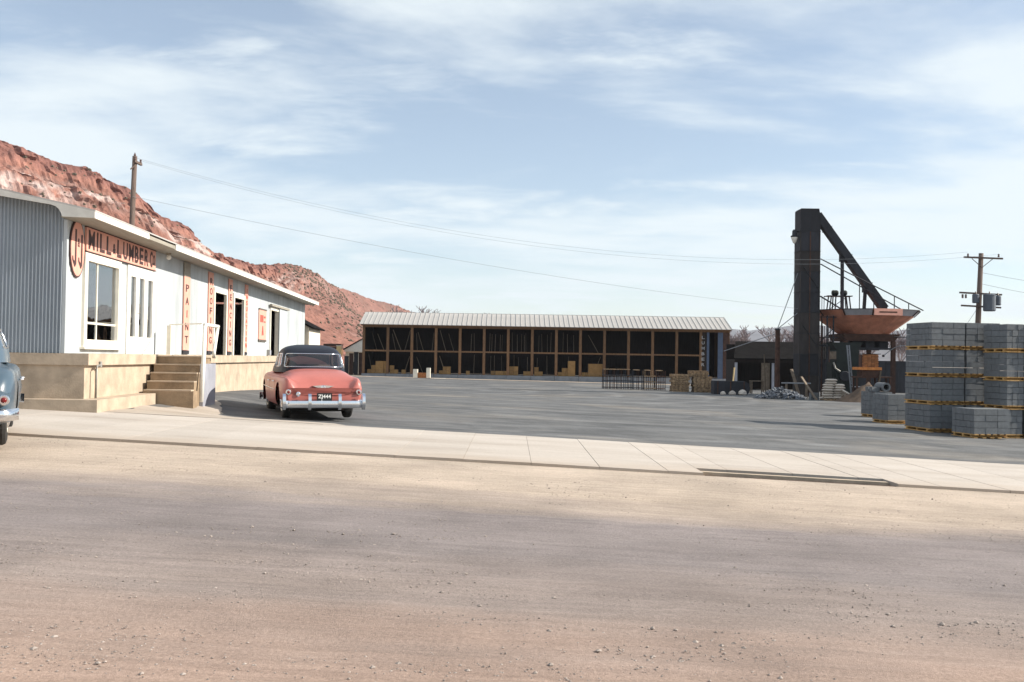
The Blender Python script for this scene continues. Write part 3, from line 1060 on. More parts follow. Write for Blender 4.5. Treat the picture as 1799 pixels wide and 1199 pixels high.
def wall_sheets():
    edges = [0.02]
    while edges[-1] < STORE_LEN - 0.01:
        edges.append(min(STORE_LEN, edges[-1] + 0.66))
    for a, b in zip(edges[:-1], edges[1:]):
        cuts = sorted(set([a, b] + [q for op in openings for q in op[:2] if a < q < b]))
        mb = MB()
        off = 0.003 * random.random()
        for c0, c1 in zip(cuts[:-1], cuts[1:]):
            mid = (c0 + c1) / 2
            spans = [(0.002, TOP)]
            for op in openings:
                if op[0] <= mid <= op[1]:
                    spans = []
                    if op[2] > 0.01:
                        spans.append((0.002, op[2]))
                    spans.append((op[3], TOP))
            for z0, z1 in spans:
                q = corrugated(c0, c1, z0, z1, 's', 0.006, 0.0675, 5, base=off)
                mb.add(q.v, q.f)
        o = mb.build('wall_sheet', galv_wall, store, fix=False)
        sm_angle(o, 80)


wall_sheets()
# shell that closes the building: far gable, back wall, floor, ceiling
MB().box(-STORE_DEEP, 0.0, STORE_LEN, STORE_LEN + 0.06, 0, 2.5).build('end_wall', galv_wall, store)
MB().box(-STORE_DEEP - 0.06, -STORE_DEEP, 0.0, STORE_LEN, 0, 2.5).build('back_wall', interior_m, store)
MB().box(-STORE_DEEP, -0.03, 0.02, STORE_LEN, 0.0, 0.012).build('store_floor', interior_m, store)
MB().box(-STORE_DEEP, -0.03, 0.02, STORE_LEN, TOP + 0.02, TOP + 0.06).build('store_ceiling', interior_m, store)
# roof: two slopes
for nm, (oa, ob) in (('roof_slope', (0.66, ridge_o)), ('roof_slope', (-STORE_DEEP - 0.4, ridge_o))):
    za = rake_z(oa); zb = rake_z(ob)
    q = MB()
    q.prism([(oa, za), (ob, zb), (ob, zb + 0.03), (oa, za + 0.03)], 'y', -0.34, STORE_LEN + 0.25)
    q.build(nm, roof_metal, store)
MB().box(0.012, 0.62, -0.30, STORE_LEN + 0.2, TOP - 0.012, TOP + 0.012).build('soffit', soffit_m, store)
f1 = MB(); f1.prism([(0.622, TOP - 0.02), (0.652, TOP - 0.02), (0.652, rake_z(0.65) - 0.003), (0.622, rake_z(0.65) - 0.003)], 'y', -0.32, 2.9); f1.build('fascia', white_paint, store)
f2 = MB(); f2.prism([(0.622, TOP - 0.03), (0.652, TOP - 0.03), (0.652, rake_z(0.65) - 0.003), (0.622, rake_z(0.65) - 0.003)], 'y', 4.95, STORE_LEN + 0.2); f2.build('fascia', white_paint, store)
f3 = MB(); f3.prism([(0.622, TOP - 0.012), (0.634, TOP - 0.012), (0.634, rake_z(0.6) - 0.045), (0.622, rake_z(0.6) - 0.045)], 'y', 2.91, 4.94); f3.build('bare_fascia', soffit_m, store)
for s in (3.15, 3.75, 4.35, 4.85):
    MB().box(0.40, 0.615, s - 0.02, s + 0.02, TOP + 0.014, TOP + 0.10).build('rafter_end', soffit_m, store)
rk = MB()
poly = [(-4.5, rake_z(-4.5)), (0.655, rake_z(0.655) - 0.002), (0.655, TOP - 0.02), (0.06, TOP - 0.005), (0.035, 2.62), (0.0, 2.685), (-0.06, 2.74), (-0.16, 2.775), (-1.2, rake_z(-1.2) - 0.12), (-4.5, rake_z(-4.5) - 0.12)]
rk.prism(poly, 'y', -0.352, -0.305)
rk.build('rake_board', trim_paint, store)
rk2 = MB(); rk2.prism([(-STORE_DEEP - 0.4, rake_z(-STORE_DEEP - 0.4)), (-4.502, rake_z(-4.5)), (-4.502, rake_z(-4.5) - 0.12), (-STORE_DEEP - 0.4, rake_z(-STORE_DEEP - 0.4) - 0.12)], 'y', -0.352, -0.305)
rk2.build('rake_board', trim_paint, store)
q = MB(); q.prism([(0.02, rake_z(0.02) - 0.045), (ridge_o, rake_z(ridge_o) - 0.045), (ridge_o, rake_z(ridge_o) - 0.02), (0.02, rake_z(0.02) - 0.02)], 'y', -0.303, 0.0)
q.build('gable_soffit', soffit_m, store)
MB().box(-0.03, 0.035, -0.035, 0.05, 0.003, TOP - 0.02).build('corner_trim', galv_wall, store)


def frame_box(name, s0, s1, z0, z1, w, o0, o1, m, parent, bottom=True):
    q = MB()
    q.box(o0, o1, s0, s0 + w, z0, z1).box(o0, o1, s1 - w, s1, z0, z1)
    q.box(o0, o1, s0 + w, s1 - w, z1 - w, z1)
    if bottom:
        q.box(o0, o1, s0 + w, s1 - w, z0, z0 + w)
    return q.build(name, m, parent)


# big display window
win = frame_box('window', 0.86, 2.94, 0.13, 2.02, 0.155, -0.08, 0.055, cream_paint, store)
MB().box(-0.022, -0.016, 1.015, 2.785, 0.285, 1.865).build('pane', shop_glass, win)
MB().box(-0.04, 0.0, 1.66, 1.70, 0.285, 1.865).build('muntin', cream_paint, win)
MB().box(-0.035, -0.005, 1.015, 1.66, 0.60, 0.64).box(-0.035, -0.005, 1.70, 2.785, 0.60, 0.64).build('muntin', cream_paint, win)
MB().box(0.0, 0.10, 0.80, 3.0, 0.09, 0.13).build('sill', cream_paint, win)
# double entrance door with three tall lights
ds0, ds1 = 3.44, 5.42
dr = MB().box(-0.05, 0.03, ds0, ds1, 0.003, 0.40).box(-0.05, 0.03, ds0, ds1, 1.78, 2.03)
lites = [(3.66, 4.02), (4.25, 4.62), (4.88, 5.25)]
edges_ = [ds0] + [q for l in lites for q in l] + [ds1]
for i in range(0, len(edges_), 2):
    dr.box(-0.05, 0.03, edges_[i], edges_[i + 1], 0.40, 1.78)
door = dr.build('door', white_paint, store)
for a, b in lites:
    MB().box(-0.02, -0.014, a, b, 0.40, 1.78).build('pane', shop_glass, door)
MB().tube([(0.03, 4.15, 0.95), (0.08, 4.15, 0.95), (0.08, 4.15, 1.15), (0.03, 4.15, 1.15)], 0.012, 6).build('handle', grey_pipe, door)
# warehouse doorways
for (s0, s1) in ((11.22, 12.96), (13.84, 15.56)):
    d_ = frame_box('doorway', s0, s1, 0.003, 2.08, 0.14, -0.04, 0.05, cream_paint, store, bottom=False)
    MB().box(-0.08, -0.04, s0 + 0.10, s0 + 0.19, 0.013, 1.93).build('door_stop', interior_m, d_)
d3 = frame_box('doorway', 20.28, 22.12, 0.003, 1.96, 0.12, -0.10, 0.05, cream_paint, store, bottom=False)
MB().box(0.052, 0.16, 20.0, 24.0, 1.98, 2.06).build('door_track', soffit_m, d3)
MB().box(0.06, 0.10, 22.0, 23.75, 0.03, 1.97).build('sliding_door', galv_wall, d3)
# concrete plinth, walkway lip and front step
MB().box(-STORE_DEEP, 0.41, -0.03, STORE_LEN, -1.5, -0.222).build('foundation', concrete, store)
MB().box(-STORE_DEEP, 0.50, -0.075, STORE_LEN + 0.02, -0.22, 0.0).build('walkway_lip', concrete, store)
MB().box(-STORE_DEEP, 0.80, -0.42, 3.10, -1.6, -0.86).build('front_apron', concrete, store)

# things kept behind the window
tb = thing('display_sack', 'tan stuffed sack sitting behind the display window', 'sack', sw(-0.45, 1.35, 0.012), STORE_ROT)
MB().lathe([(0.20, 0.0), (0.25, 0.1), (0.25, 0.3), (0.2, 0.42), (0.09, 0.5)], 12).build('sack_body', tan_sack, tb, smooth=True)
MB().lathe([(0.05, 0.49), (0.13, 0.55), (0.14, 0.64), (0.06, 0.72)], 10).build('sack_top', tan_sack, tb, smooth=True)
for i, (s, z, lab) in enumerate(((2.2, 1.02, 'upper'), (2.25, 0.77, 'middle'), (2.3, 0.50, 'lower'))):
    q = MB().prism([(-0.11, -0.04), (0.02, -0.07), (0.12, 0.02), (0.06, 0.09), (-0.02, 0.01)], 'y', 0, 0.012)
    o = q.build('white_shape', white_paint)  # flat white pieces behind the pane
    o.location = sw(-0.07, s, z); o.rotation_euler = (0, 0, STORE_ROT + math.pi / 2)
    tag(o, f'small white angular shape just inside the display window, {lab} of three', 'card', 'white shapes in the window')

# --- signs
def wall_text(name, s, m, h, w, so, z, parent, o=0.05, bold=0.02):
    t_ = obj(name, text_mesh(s, m, h, w, 0.004, bold), parent, (o, so, z), math.pi / 2)
    return t_


sg = thing('store_sign', 'long peach signboard reading MILL & LUMBER CO over the entrance', 'sign', sw(0, 0, 0), STORE_ROT)
MB().box(0.014, 0.050, 0.90, 5.36, 2.055, 2.525).build('board', peach, sg)
MB().box(0.014, 0.060, 0.88, 5.38, 2.525, 2.545).box(0.014, 0.060, 0.88, 5.38, 2.035, 2.055).build('border', dark_letter, sg)
for ch, s0, s1, z0, z1 in (('M', 1.00, 1.33, 2.10, 2.485), ('I', 1.44, 1.52, 2.10, 2.485), ('L', 1.62, 1.90, 2.10, 2.485), ('L', 2.00, 2.28, 2.10, 2.485),
                           ('&', 2.38, 2.55, 2.15, 2.37), ('L', 2.64, 2.92, 2.10, 2.485), ('U', 3.02, 3.32, 2.10, 2.485), ('M', 3.40, 3.72, 2.10, 2.485),
                           ('B', 3.80, 4.06, 2.10, 2.485), ('E', 4.14, 4.40, 2.10, 2.485), ('R', 4.50, 4.78, 2.10, 2.485), ('C', 4.90, 5.10, 2.10, 2.485), ('O', 5.13, 5.30, 2.16, 2.42)):
    wall_text('letter', ch, dark_letter, z1 - z0, s1 - s0, (s0 + s1) / 2, (z0 + z1) / 2, sg, 0.0502, 0.025)
ov = thing('oval_sign', 'upright oval peach sign with two dark letters J beside the store corner', 'sign', sw(0.012, 0.49, 2.045), STORE_ROT)


def ellipse(a, b, n=40):
    return [(a * math.cos(2 * math.pi * i / n), b * math.sin(2 * math.pi * i / n)) for i in range(n)]


# keep the oval clear of the long board by mounting it in front
MB().prism(ellipse(0.37, 0.57), 'x', 0.0, 0.022).build('board', dark_letter, ov)
MB().prism(ellipse(0.335, 0.535), 'x', 0.023, 0.028).build('face', peach, ov)
for s, zt, zb in ((-0.11, 0.37, -0.36), (0.19, 0.29, -0.37)):
    q = MB()
    q.prism([(s - 0.038, zt), (s + 0.038, zt), (s + 0.038, zb + 0.06), (s - 0.01, zb), (s - 0.038, zb + 0.10)], 'x', 0.0285, 0.032)
    q.prism([(s - 0.0385, zb + 0.10), (s - 0.0105, zb), (s - 0.05, zb - 0.01), (s - 0.165, zb + 0.12), (s - 0.165, zb + 0.20), (s - 0.12, zb + 0.20), (s - 0.10, zb + 0.13)], 'x', 0.0287, 0.0322)
    q.build('letter', dark_letter, ov)
wall_text('letter', '&', dark_letter, 0.17, 0.10, 0.035, 0.12, ov, 0.0287, 0.01)

for (word, sc_, wd, zt, zb, zsign, lab, col_) in (
        ('PAINT', 8.24, 0.60, 1.83, 0.42, 2.14, 'narrow upright peach sign reading PAINT nearest the entrance', dark_letter),
        ('ROOFING', 10.84, 0.56, 2.22, 0.45, 2.50, 'narrow upright peach sign reading ROOFING beside the first doorway', dark_letter),
        ('FENCING', 13.40, 0.52, 2.20, 0.42, 2.50, 'narrow upright peach sign reading FENCING between the two doorways', dark_letter),
        ('INSULATION', 15.84, 0.46, 2.28, 0.36, 2.50, 'narrow upright peach sign reading INSULATION past the second doorway', red_letter)):
    t = thing('upright_sign', lab, 'sign', sw(0.012, sc_, 0), STORE_ROT, 'upright product signs on the store wall')
    MB().box(0.002, 0.03, -wd / 2, wd / 2, 0.13, zsign).build('board', peach, t)
    MB().box(0.002, 0.034, -wd / 2, wd / 2, 0.02, 0.12).build('foot_block', black_steel, t)
    if word == 'PAINT':
        MB().box(0.002, 0.028, -wd / 2, wd / 2, zsign + 0.01, 2.53).build('upper_board', soffit_m, t)
    n = len(word)
    for i, ch in enumerate(word):
        z = zt + (zb - zt) * i / (n - 1)
        h = min(0.20, abs(zt - zb) / (n - 1) * 0.72)
        w = 0.06 if ch == 'I' else wd * 0.52
        obj('letter', text_mesh(ch, col_, h, w, 0.008, 0.01), t, (0.0302, 0, z), math.pi / 2)

ps = thing('product_poster', 'short peach board with red print on the far wall of the store', 'sign', sw(0.012, 18.75, 0), STORE_ROT)
MB().box(0.002, 0.03, -0.70, 0.70, 0.62, 1.74).build('board', peach, ps)
MB().box(0.002, 0.04, -0.72, 0.72, 1.745, 1.80).box(0.002, 0.04, -0.72, 0.72, 0.54, 0.615).build('end_cap', interior_m, ps)
q = MB()
for i in range(5):
    q.box(0.031, 0.038, -0.5 + i * 0.13, -0.43 + i * 0.13, 1.28, 1.55)
q.build('print_stroke', red_letter, ps)
MB().box(0.031, 0.038, 0.22, 0.5, 1.45, 1.52).box(0.031, 0.038, 0.22, 0.5, 1.28, 1.33).build('print_bar', red_letter, ps)
q = MB()
q.prism([(-0.16, 0.78), (-0.05, 0.78), (0.0, 0.95), (0.05, 0.78), (0.18, 0.80), (0.06, 1.14), (-0.08, 1.14)], 'x', 0.031, 0.038)
q.build('print_figure', red_letter, ps)

lp = thing('eave_lamp', 'small white globe lamp hanging under the store eave', 'lamp', sw(0.22, 5.85, TOP - 0.012), STORE_ROT)
MB().lathe([(0.06, -0.05), (0.06, 0.0)], 12).build('lamp_base', soffit_m, lp)
MB().lathe([(0.02, -0.17), (0.055, -0.15), (0.065, -0.11), (0.05, -0.07), (0.03, -0.051)], 14).build('globe', white_paint, lp, smooth=True)
bx_ = thing('wall_box', 'small grey electrical box low on the wall by the sliding door', 'box', sw(0.012, 19.98, 0.02), STORE_ROT)
MB().box(0, 0.10, -0.16, 0.16, 0.0, 0.22).build('housing', grey_pipe, bx_)
MB().box(0.10, 0.115, -0.14, 0.14, 0.02, 0.20).build('cover', light_steel, bx_)

# --- entrance stairs
st = thing('entrance_stairs', 'five brown concrete steps with white side wall leading to the store', 'stairs', sw(0, 0, 0), STORE_ROT)
for i in range(5):
    z1 = -0.97 + 0.19 * (i + 1)
    s0 = 3.20 + 0.235 * i
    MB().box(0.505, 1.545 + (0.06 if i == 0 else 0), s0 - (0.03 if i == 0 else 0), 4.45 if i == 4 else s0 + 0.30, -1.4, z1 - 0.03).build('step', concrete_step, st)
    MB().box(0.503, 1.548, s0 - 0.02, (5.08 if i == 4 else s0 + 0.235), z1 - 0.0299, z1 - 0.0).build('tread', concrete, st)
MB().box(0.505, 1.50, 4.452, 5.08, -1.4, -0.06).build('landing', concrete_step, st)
MB().box(1.55, 1.63, 3.90, 5.05, -1.4, -0.20).build('side_wall', light_steel, st)
rl = thing('stair_railing', 'white painted pipe handrail standing on the entrance stairs', 'railing', sw(0, 0, 0), STORE_ROT)
MB().tube([(1.67, 3.60, -1.06), (1.64, 3.85, -0.05), (1.60, 4.08, 0.68)], 0.048, 10).build('post', white_paint, rl, smooth=True)
MB().tube([(1.60, 4.06, 0.71), (1.58, 5.40, 0.71)], 0.045, 10).build('top_rail', white_paint, rl, smooth=True)
MB().tube([(1.58, 5.36, 0.68), (1.585, 5.05, 0.1), (1.585, 5.04, -0.07)], 0.040, 10).build('post', white_paint, rl, smooth=True)
MB().tube([(1.60, 4.10, 0.69), (1.585, 4.12, -0.07)], 0.04, 10).build('post', white_paint, rl, smooth=True)
gp = thing('guard_post', 'cream wooden post with a thin rail at the back of the stair landing', 'post', sw(0.36, 5.55, 0.0), STORE_ROT)
MB().box(-0.05, 0.05, -0.05, 0.05, 0.0, 0.72).build('post', cream_paint, gp)
MB().tube([(0.0, 0.0, 0.74), (1.15, -1.35, 0.74)], 0.014, 6).build('thin_rail', cream_paint, gp)

sp = thing('standpipe', 'thin grey water standpipe against the plinth near the corner', 'pipe', sw(0.52, 0.28, -0.86), STORE_ROT)
MB().tube([(0, 0, 0), (0, 0, 0.56), (0.0, 0.05, 0.62), (0.0, 0.22, 0.64)], 0.022, 8).build('riser', grey_pipe, sp, smooth=True)
MB().tube([(0.0, 0.22, 0.60), (0.0, 0.22, 0.70)], 0.03, 8).tube([(0.0, 0.17, 0.70), (0, 0.27, 0.70)], 0.012, 6).build('tap', grey_pipe, sp)

# cream annex beyond the far end of the store
ax = thing('store_annex', 'low cream plastered annex behind the far end of the store', 'annex', sw(-2.2, STORE_LEN + 0.5, -1.2), STORE_ROT)
MB().prism([(-4.0, -0.2), (2.35, -0.2), (2.35, 2.65), (1.1, 3.3), (-4.0, 3.5)], 'y', 0.0, 4.0).build('wall', dust_wall, ax)
q = MB(); q.prism([(2.55, 2.56), (1.1, 3.32), (-4.1, 3.53), (-4.1, 3.60), (1.1, 3.39), (2.6, 2.62)], 'y', -0.12, 4.15); q.build('roof', tar_roof, ax)
MB().tube([(1.6, -0.1, 0.2), (1.6, -0.1, 3.4)], 0.05, 8).build('downpipe', grey_pipe, ax)


# ---------------------------------------------------------------- open lumber shed
SHY = 98.0
SF = -0.18      # floor level
SX0, SXE = -15.02, 22.05
BAY = 2.44
shed = thing('lumber_shed', 'long open-front two-storey lumber shed with pale metal roof', 'shed', (0, SHY, SF))
# all parts: x world, y relative to the front, z relative to the floor
H_E = 4.98
for i in range(15):
    x = SX0 + BAY * i
    MB().box(x - 0.13, x + 0.13, -0.02, 0.2, 0.0, H_E - 0.02).build('post', shed_wood, shed)
for i in range(14):
    x = SX0 + BAY * i + 0.132
    MB().box(x, x + BAY - 0.264, -0.01, 0.06, 2.24, 2.40).build('shelf_edge', shed_wood, shed)
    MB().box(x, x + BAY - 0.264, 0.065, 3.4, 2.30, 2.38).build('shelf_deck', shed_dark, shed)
MB().box(SX0 - 0.25, SXE + 0.1, -0.35, -0.28, H_E - 0.16, H_E - 0.02).build('eave_fascia', shed_wood, shed)
MB().box(SX0 - 0.1, SXE, -0.12, -0.025, H_E - 0.30, H_E - 0.06).build('header_beam', shed_wood, shed)
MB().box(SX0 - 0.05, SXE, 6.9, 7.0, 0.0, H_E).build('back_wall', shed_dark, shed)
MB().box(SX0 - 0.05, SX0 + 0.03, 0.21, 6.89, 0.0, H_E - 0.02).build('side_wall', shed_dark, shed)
MB().box(SXE - 0.08, SXE, -0.02, 6.89, 0.0, H_E - 0.02).build('side_wall', shed_wood, shed)
for i in range(16):
    x0 = SX0 - 0.15 + BAY * i
    x1 = min(SXE, x0 + BAY - 0.03)
    MB().box(x0, x1, -0.12, 7.0, -1.2, -0.01 - 0.002 * (i % 2)).build('base_slab', base_conc, shed)
RX0, RX1 = SX0 - 0.38, SXE + 0.12
RZ0, RZ1, RY0, RY1 = H_E + 0.0, H_E + 1.36, -0.55, 3.2


def shed_roof(y0, y1):
    n = 76
    w = (RX1 - RX0) / n
    for i in range(n):
        a = RX0 + w * i
        q = MB()
        for x0, x1, dz in ((a + 0.002, a + w - 0.05, 0.0), (a + w - 0.05, a + w - 0.002, 0.05)):
            vs = []
            for (yy, zz) in ((y0, RZ0), (y1, RZ1)):
                vs += [(x0, yy, zz + dz), (x1, yy, zz + dz), (x0, yy, zz - 0.03), (x1, yy, zz - 0.03)]
            q.add(vs, [(0, 1, 5, 4), (0, 2, 3, 1), (0, 4, 6, 2), (1, 3, 7, 5), (2, 6, 7, 3), (4, 5, 7, 6)])
        if i == 0:
            me = q.mesh('roof_sheet', roof_metal)
            first = a
        o = obj('roof_sheet', me, shed, (a - first, 0, 0))


shed_roof(RY0, RY1)
q = MB(); q.prism([(RY1 + 0.01, RZ1), (7.4, RZ0 - 0.1), (7.4, RZ0 - 0.06), (RY1 + 0.01, RZ1 + 0.04)], 'x', RX0, RX1); q.build('rear_roof', roof_metal, shed)
for xx in (SX0 - 0.04, SXE - 0.04):
    q = MB(); q.prism([(-0.02, H_E), (RY1, RZ1 - 0.06), (6.9, H_E)], 'x', xx - 0.03, xx + 0.03); q.build('gable_board', shed_wood, shed)
# store-room at the right-hand end with blue trim
MB().box(19.05, 19.72, 0.0, 0.06, 0.0, H_E - 0.31).build('name_board', shed_dark, shed)
for i, ch in enumerate('LUMBER'):
    obj('letter', text_mesh(ch, grey_letter, 0.30, 0.30, 0.02, 0.02), shed, (19.36, -0.002, 4.15 - i * 0.55))
MB().box(19.74, 19.98, -0.03, 0.1, 0.0, H_E - 0.31).build('blue_jamb', blue_paint, shed)
MB().box(20.86, 21.36, -0.03, 0.1, 0.0, H_E - 0.31).build('blue_jamb', blue_paint, shed)
MB().box(21.38, SXE - 0.09, 0.0, 0.08, 0.0, H_E - 0.31).build('end_board', dark_rust, shed)

# leaning boards in the bays
rng = random.Random(21)
BAYN = ['first', 'second', 'third', 'fourth', 'fifth', 'sixth', 'seventh', 'eighth', 'ninth', 'tenth', 'eleventh', 'twelfth', 'thirteenth', 'fourteenth']
plan = {0: ('d', 2), 1: ('d', 3), 2: ('d', 3), 3: ('d', 2), 4: ('v', 2), 5: ('v', 5), 6: ('v', 5), 7: ('v', 4), 8: ('v', 3), 9: ('d', 1)}
for bay, (kind, n) in plan.items():
    for up in (0, 1):
        cnt = n if up else max(1, n - 2)
        for k in range(cnt):
            x = SX0 + BAY * bay + 0.35 + (BAY - 0.7) * (k + rng.uniform(0.1, 0.9)) / cnt
            z0 = SF + (2.385 if up else 0.003)
            L = rng.uniform(1.7, 2.15)
            y = SHY + rng.uniform(0.5, 1.6)
            if kind == 'd':
                dxx = rng.uniform(0.5, 1.0) * rng.choice((-1, 1))
                x2 = min(SX0 + BAY * (bay + 1) - 0.3, max(SX0 + BAY * bay + 0.3, x + dxx))
            else:
                x2 = x + rng.uniform(-0.05, 0.05)
            o = MB().bar((0, 0, 0), (x2 - x, 0.35, L * 0.97), 0.035, 0.07).build('lumber_board', board_m)
            o.location = (x, y, z0 + 0.03)
            tag(o, f'thin board, {BAYN[k]} from the hill side, leaning in the {"upper" if up else "lower"} {BAYN[bay]} shed bay', 'board',
                f'boards leaning in the {"upper" if up else "lower"} {BAYN[bay]} bay')

# cartons on the lower floor: (bay, x start, columns heights, carton size)
CART = [(0, -14.7, [1, 2, 3, 3, 3], 0.42), (1, -12.4, [2, 1], 0.42), (1, -11.2, [1], 0.42), (3, -7.4, [1, 2, 2], 0.40), (4, -5.05, [0, 1], 0.40), (5, -2.1, [1, 1, 1, 1], 0.44),
        (6, -0.25, [2, 2], 0.46), (6, 1.2, [1, 1], 0.44), (7, 2.3, [2, 1], 0.44), (8, 4.7, [1, 2, 2], 0.42), (9, 7.15, [1, 1], 0.42)]
CARTN = {}
WORD = ['none', 'one', 'two', 'three', 'four', 'five', 'six', 'seven', 'eight', 'nine', 'ten', 'eleven', 'twelve']
for bay, xs_, cols_, sz in CART:
    me = MB().box(-sz / 2 + 0.008, sz / 2 - 0.008, -0.25, 0.25, 0, sz - 0.01).mesh('carton', carton_m)
    for i, h in enumerate(cols_):
        for j in range(h):
            lay_ = ['bottom', 'second', 'third'][j]
            o = obj('carton', me, None, (xs_ + sz * (i + 0.5), SHY + 0.75 + rng.uniform(-0.05, 0.05), SF + 0.001 + sz * j), rng.uniform(-0.05, 0.05))
            CARTN[bay] = CARTN.get(bay, 0) + (1 if j == 0 else 0)
            tag(o, f'brown carton in column {WORD[CARTN[bay]]}, {lay_} layer, of the {BAYN[bay]} lower shed bay', 'carton', f'brown cartons in the {BAYN[bay]} bay')
for (x, w, h, lab) in ((6.10, 0.72, 1.55, 'tall narrow brown carton standing against a post in the ninth lower bay'),
                       (8.55, 1.50, 1.30, 'large square brown carton standing in the tenth lower bay behind the racks')):
    t = thing('appliance_carton', lab, 'carton', (x, SHY + 0.7, SF))
    MB().box(-w / 2, w / 2, -0.35, 0.35, 0.0, h).build('carton_body', carton_m, t)
    MB().box(-w / 2 - 0.004, w / 2 + 0.004, -0.03, 0.03, h, h + 0.006).build('tape', board_m, t)

# opened crate in front of the shed
cr_ = thing('open_crate', 'opened pale wooden crate standing in front of the third shed bay', 'crate', (-8.8, 95.2, gz(-8.8, 95.2)))
MB().box(-0.85, -0.42, -0.3, 0.3, 0.02, 0.86).build('crate_end', cream_paint, cr_)
MB().box(0.45, 0.82, -0.3, 0.3, 0.02, 1.0).build('crate_end', cream_paint, cr_)
MB().box(-0.41, 0.44, -0.15, 0.25, 0.02, 0.52).build('inner_box', brick_m, cr_)
MB().box(-0.9, 0.9, -0.35, 0.35, 0.0, 0.018).build('crate_bottom', oldpallet_m, cr_)
o = MB().box(-0.55, 0.55, -0.2, 0.2, 0, 0.04).build('loose_plank', cream_paint); o.location = (-7.0, 94.6, gz(-7, 94.6) + 0.0); o.rotation_euler = (0, 0, 0.2)
tag(o, 'pale plank lying flat on the ground beside the opened crate', 'plank')

# ---------------------------------------------------------------- racks, pallet piles and clutter before the shed
RK = [(7.05, 2.2, black_steel, 'black steel curing rack, leftmost of the row before the shed'), (9.35, 0.75, black_steel, 'narrow black steel curing rack beside the pale framed rack'),
      (10.2, 0.85, oldpallet_m, 'pale timber-framed rack in the row before the shed'), (11.1, 0.65, dark_rust, 'rusty rack next to the pallet piles')]
for (x0, w, m_, lab) in RK:
    g = gz(x0, 74)
    t = thing('curing_rack', lab, 'rack', (x0, 74, g), 0, 'curing racks before the shed')
    n = max(2, int(w / 0.26) + 1)
    for i in range(n):
        xx = w * i / (n - 1)
        for yy in (0.0, 1.0):
            MB().box(xx - 0.025, xx + 0.025, yy - 0.025, yy + 0.025, 0, 1.5).build('upright', m_ if i % 2 == 0 else dark_rust, t)
    for zz in (0.12, 0.62, 1.05):
        MB().box(-0.03, w + 0.03, -0.04, 1.04, zz, zz + 0.05).build('shelf', m_, t)
    for k in range(max(1, int(w / 0.5))):
        MB().box(0.06 + k * 0.52, 0.06 + k * 0.52 + 0.40, -0.06, 1.06, 1.50, 1.55).build('top_board', oldpallet_m, t)

far_pallet = MB()
for i in range(5):
    far_pallet.box(-0.55 + i * 0.24, -0.55 + i * 0.24 + 0.14, -0.5, 0.5, 0.12, 0.145)
    far_pallet.box(-0.55 + i * 0.24, -0.55 + i * 0.24 + 0.14, -0.5, 0.5, 0.0, 0.022)
far_pallet.box(-0.55, 0.55, -0.49, -0.41, 0.022, 0.12).box(-0.55, 0.55, 0.41, 0.49, 0.022, 0.12).box(-0.55, 0.55, -0.04, 0.04, 0.022, 0.12)
fpm = far_pallet.mesh('empty_pallet', oldpallet_m)
for (cx, n, lab, big) in ((12.5, 9, 'empty wooden pallet in the lower pile next to the racks', 1.15), (14.15, 11, 'empty wooden pallet in the taller pile by the blue store-room door', 1.25)):
    for k in range(n):
        o = obj('empty_pallet', fpm, None, (cx + rng.uniform(-0.06, 0.06) - (0.25 if (n == 11 and k > 7) else 0), 72 + rng.uniform(-0.05, 0.05), gz(cx, 72) + k * 0.1475), rng.uniform(-0.06, 0.06))
        o.scale = (big, 1, 1)
        tag(o, lab.replace('pallet in', f'pallet, {BAYN[k]} from the ground, in'), 'pallet', lab.replace('pallet in', 'pallets in'))
o = MB().bar((0, 0, 0), (0.25, 0.3, 1.9), 0.10, 0.05).build('leaning_stake', yellow_wall); o.location = (16.9, 74.2, gz(16.9, 74.2))
tag(o, 'short yellowish stake leaning by the blue shed door', 'stake')

tk = thing('steel_trough', 'dark rounded steel trough lying on the ground in front of the low shed', 'trough', (15.5, 68, gz(15.5, 68)))
q = MB()
prof = [(-1.25, 0.03), (1.0, 0.03), (1.2, 0.15), (1.27, 0.5), (1.2, 0.8), (0.95, 0.96), (-1.25, 0.98)]
q.prism(prof, 'y', 0, 1.1); q.build('trough_body', black_steel, tk)
for xx in (-1.0, -0.1, 0.85):
    MB().box(xx - 0.04, xx + 0.04, -0.03, -0.002, 0.05, 0.95).build('rib', dark_rust, tk)
for (x, z, r_, lab) in ((14.7, 0.0, 0.20, 'pale round lump by the end of the steel trough'), (15.35, 0.0, 0.24, 'pale rounded boulder in front of the steel trough'), (16.05, 0.0, 0.30, 'largest pale boulder in front of the steel trough')):
    q = MB()
    q.lathe([(r_ * 0.6, 0.0), (r_ * 1.0, r_ * 0.35), (r_ * 0.9, r_ * 0.9), (r_ * 0.45, r_ * 1.3), (r_ * 0.1, r_ * 1.4)], 9)
    q.v = [(a * rng.uniform(0.85, 1.15), b * rng.uniform(0.85, 1.15), c) for a, b, c in q.v]
    o = q.build('boulder', bag_m); o.location = (x, 67.2, gz(x, 67.2))
    tag(o, lab, 'boulder')

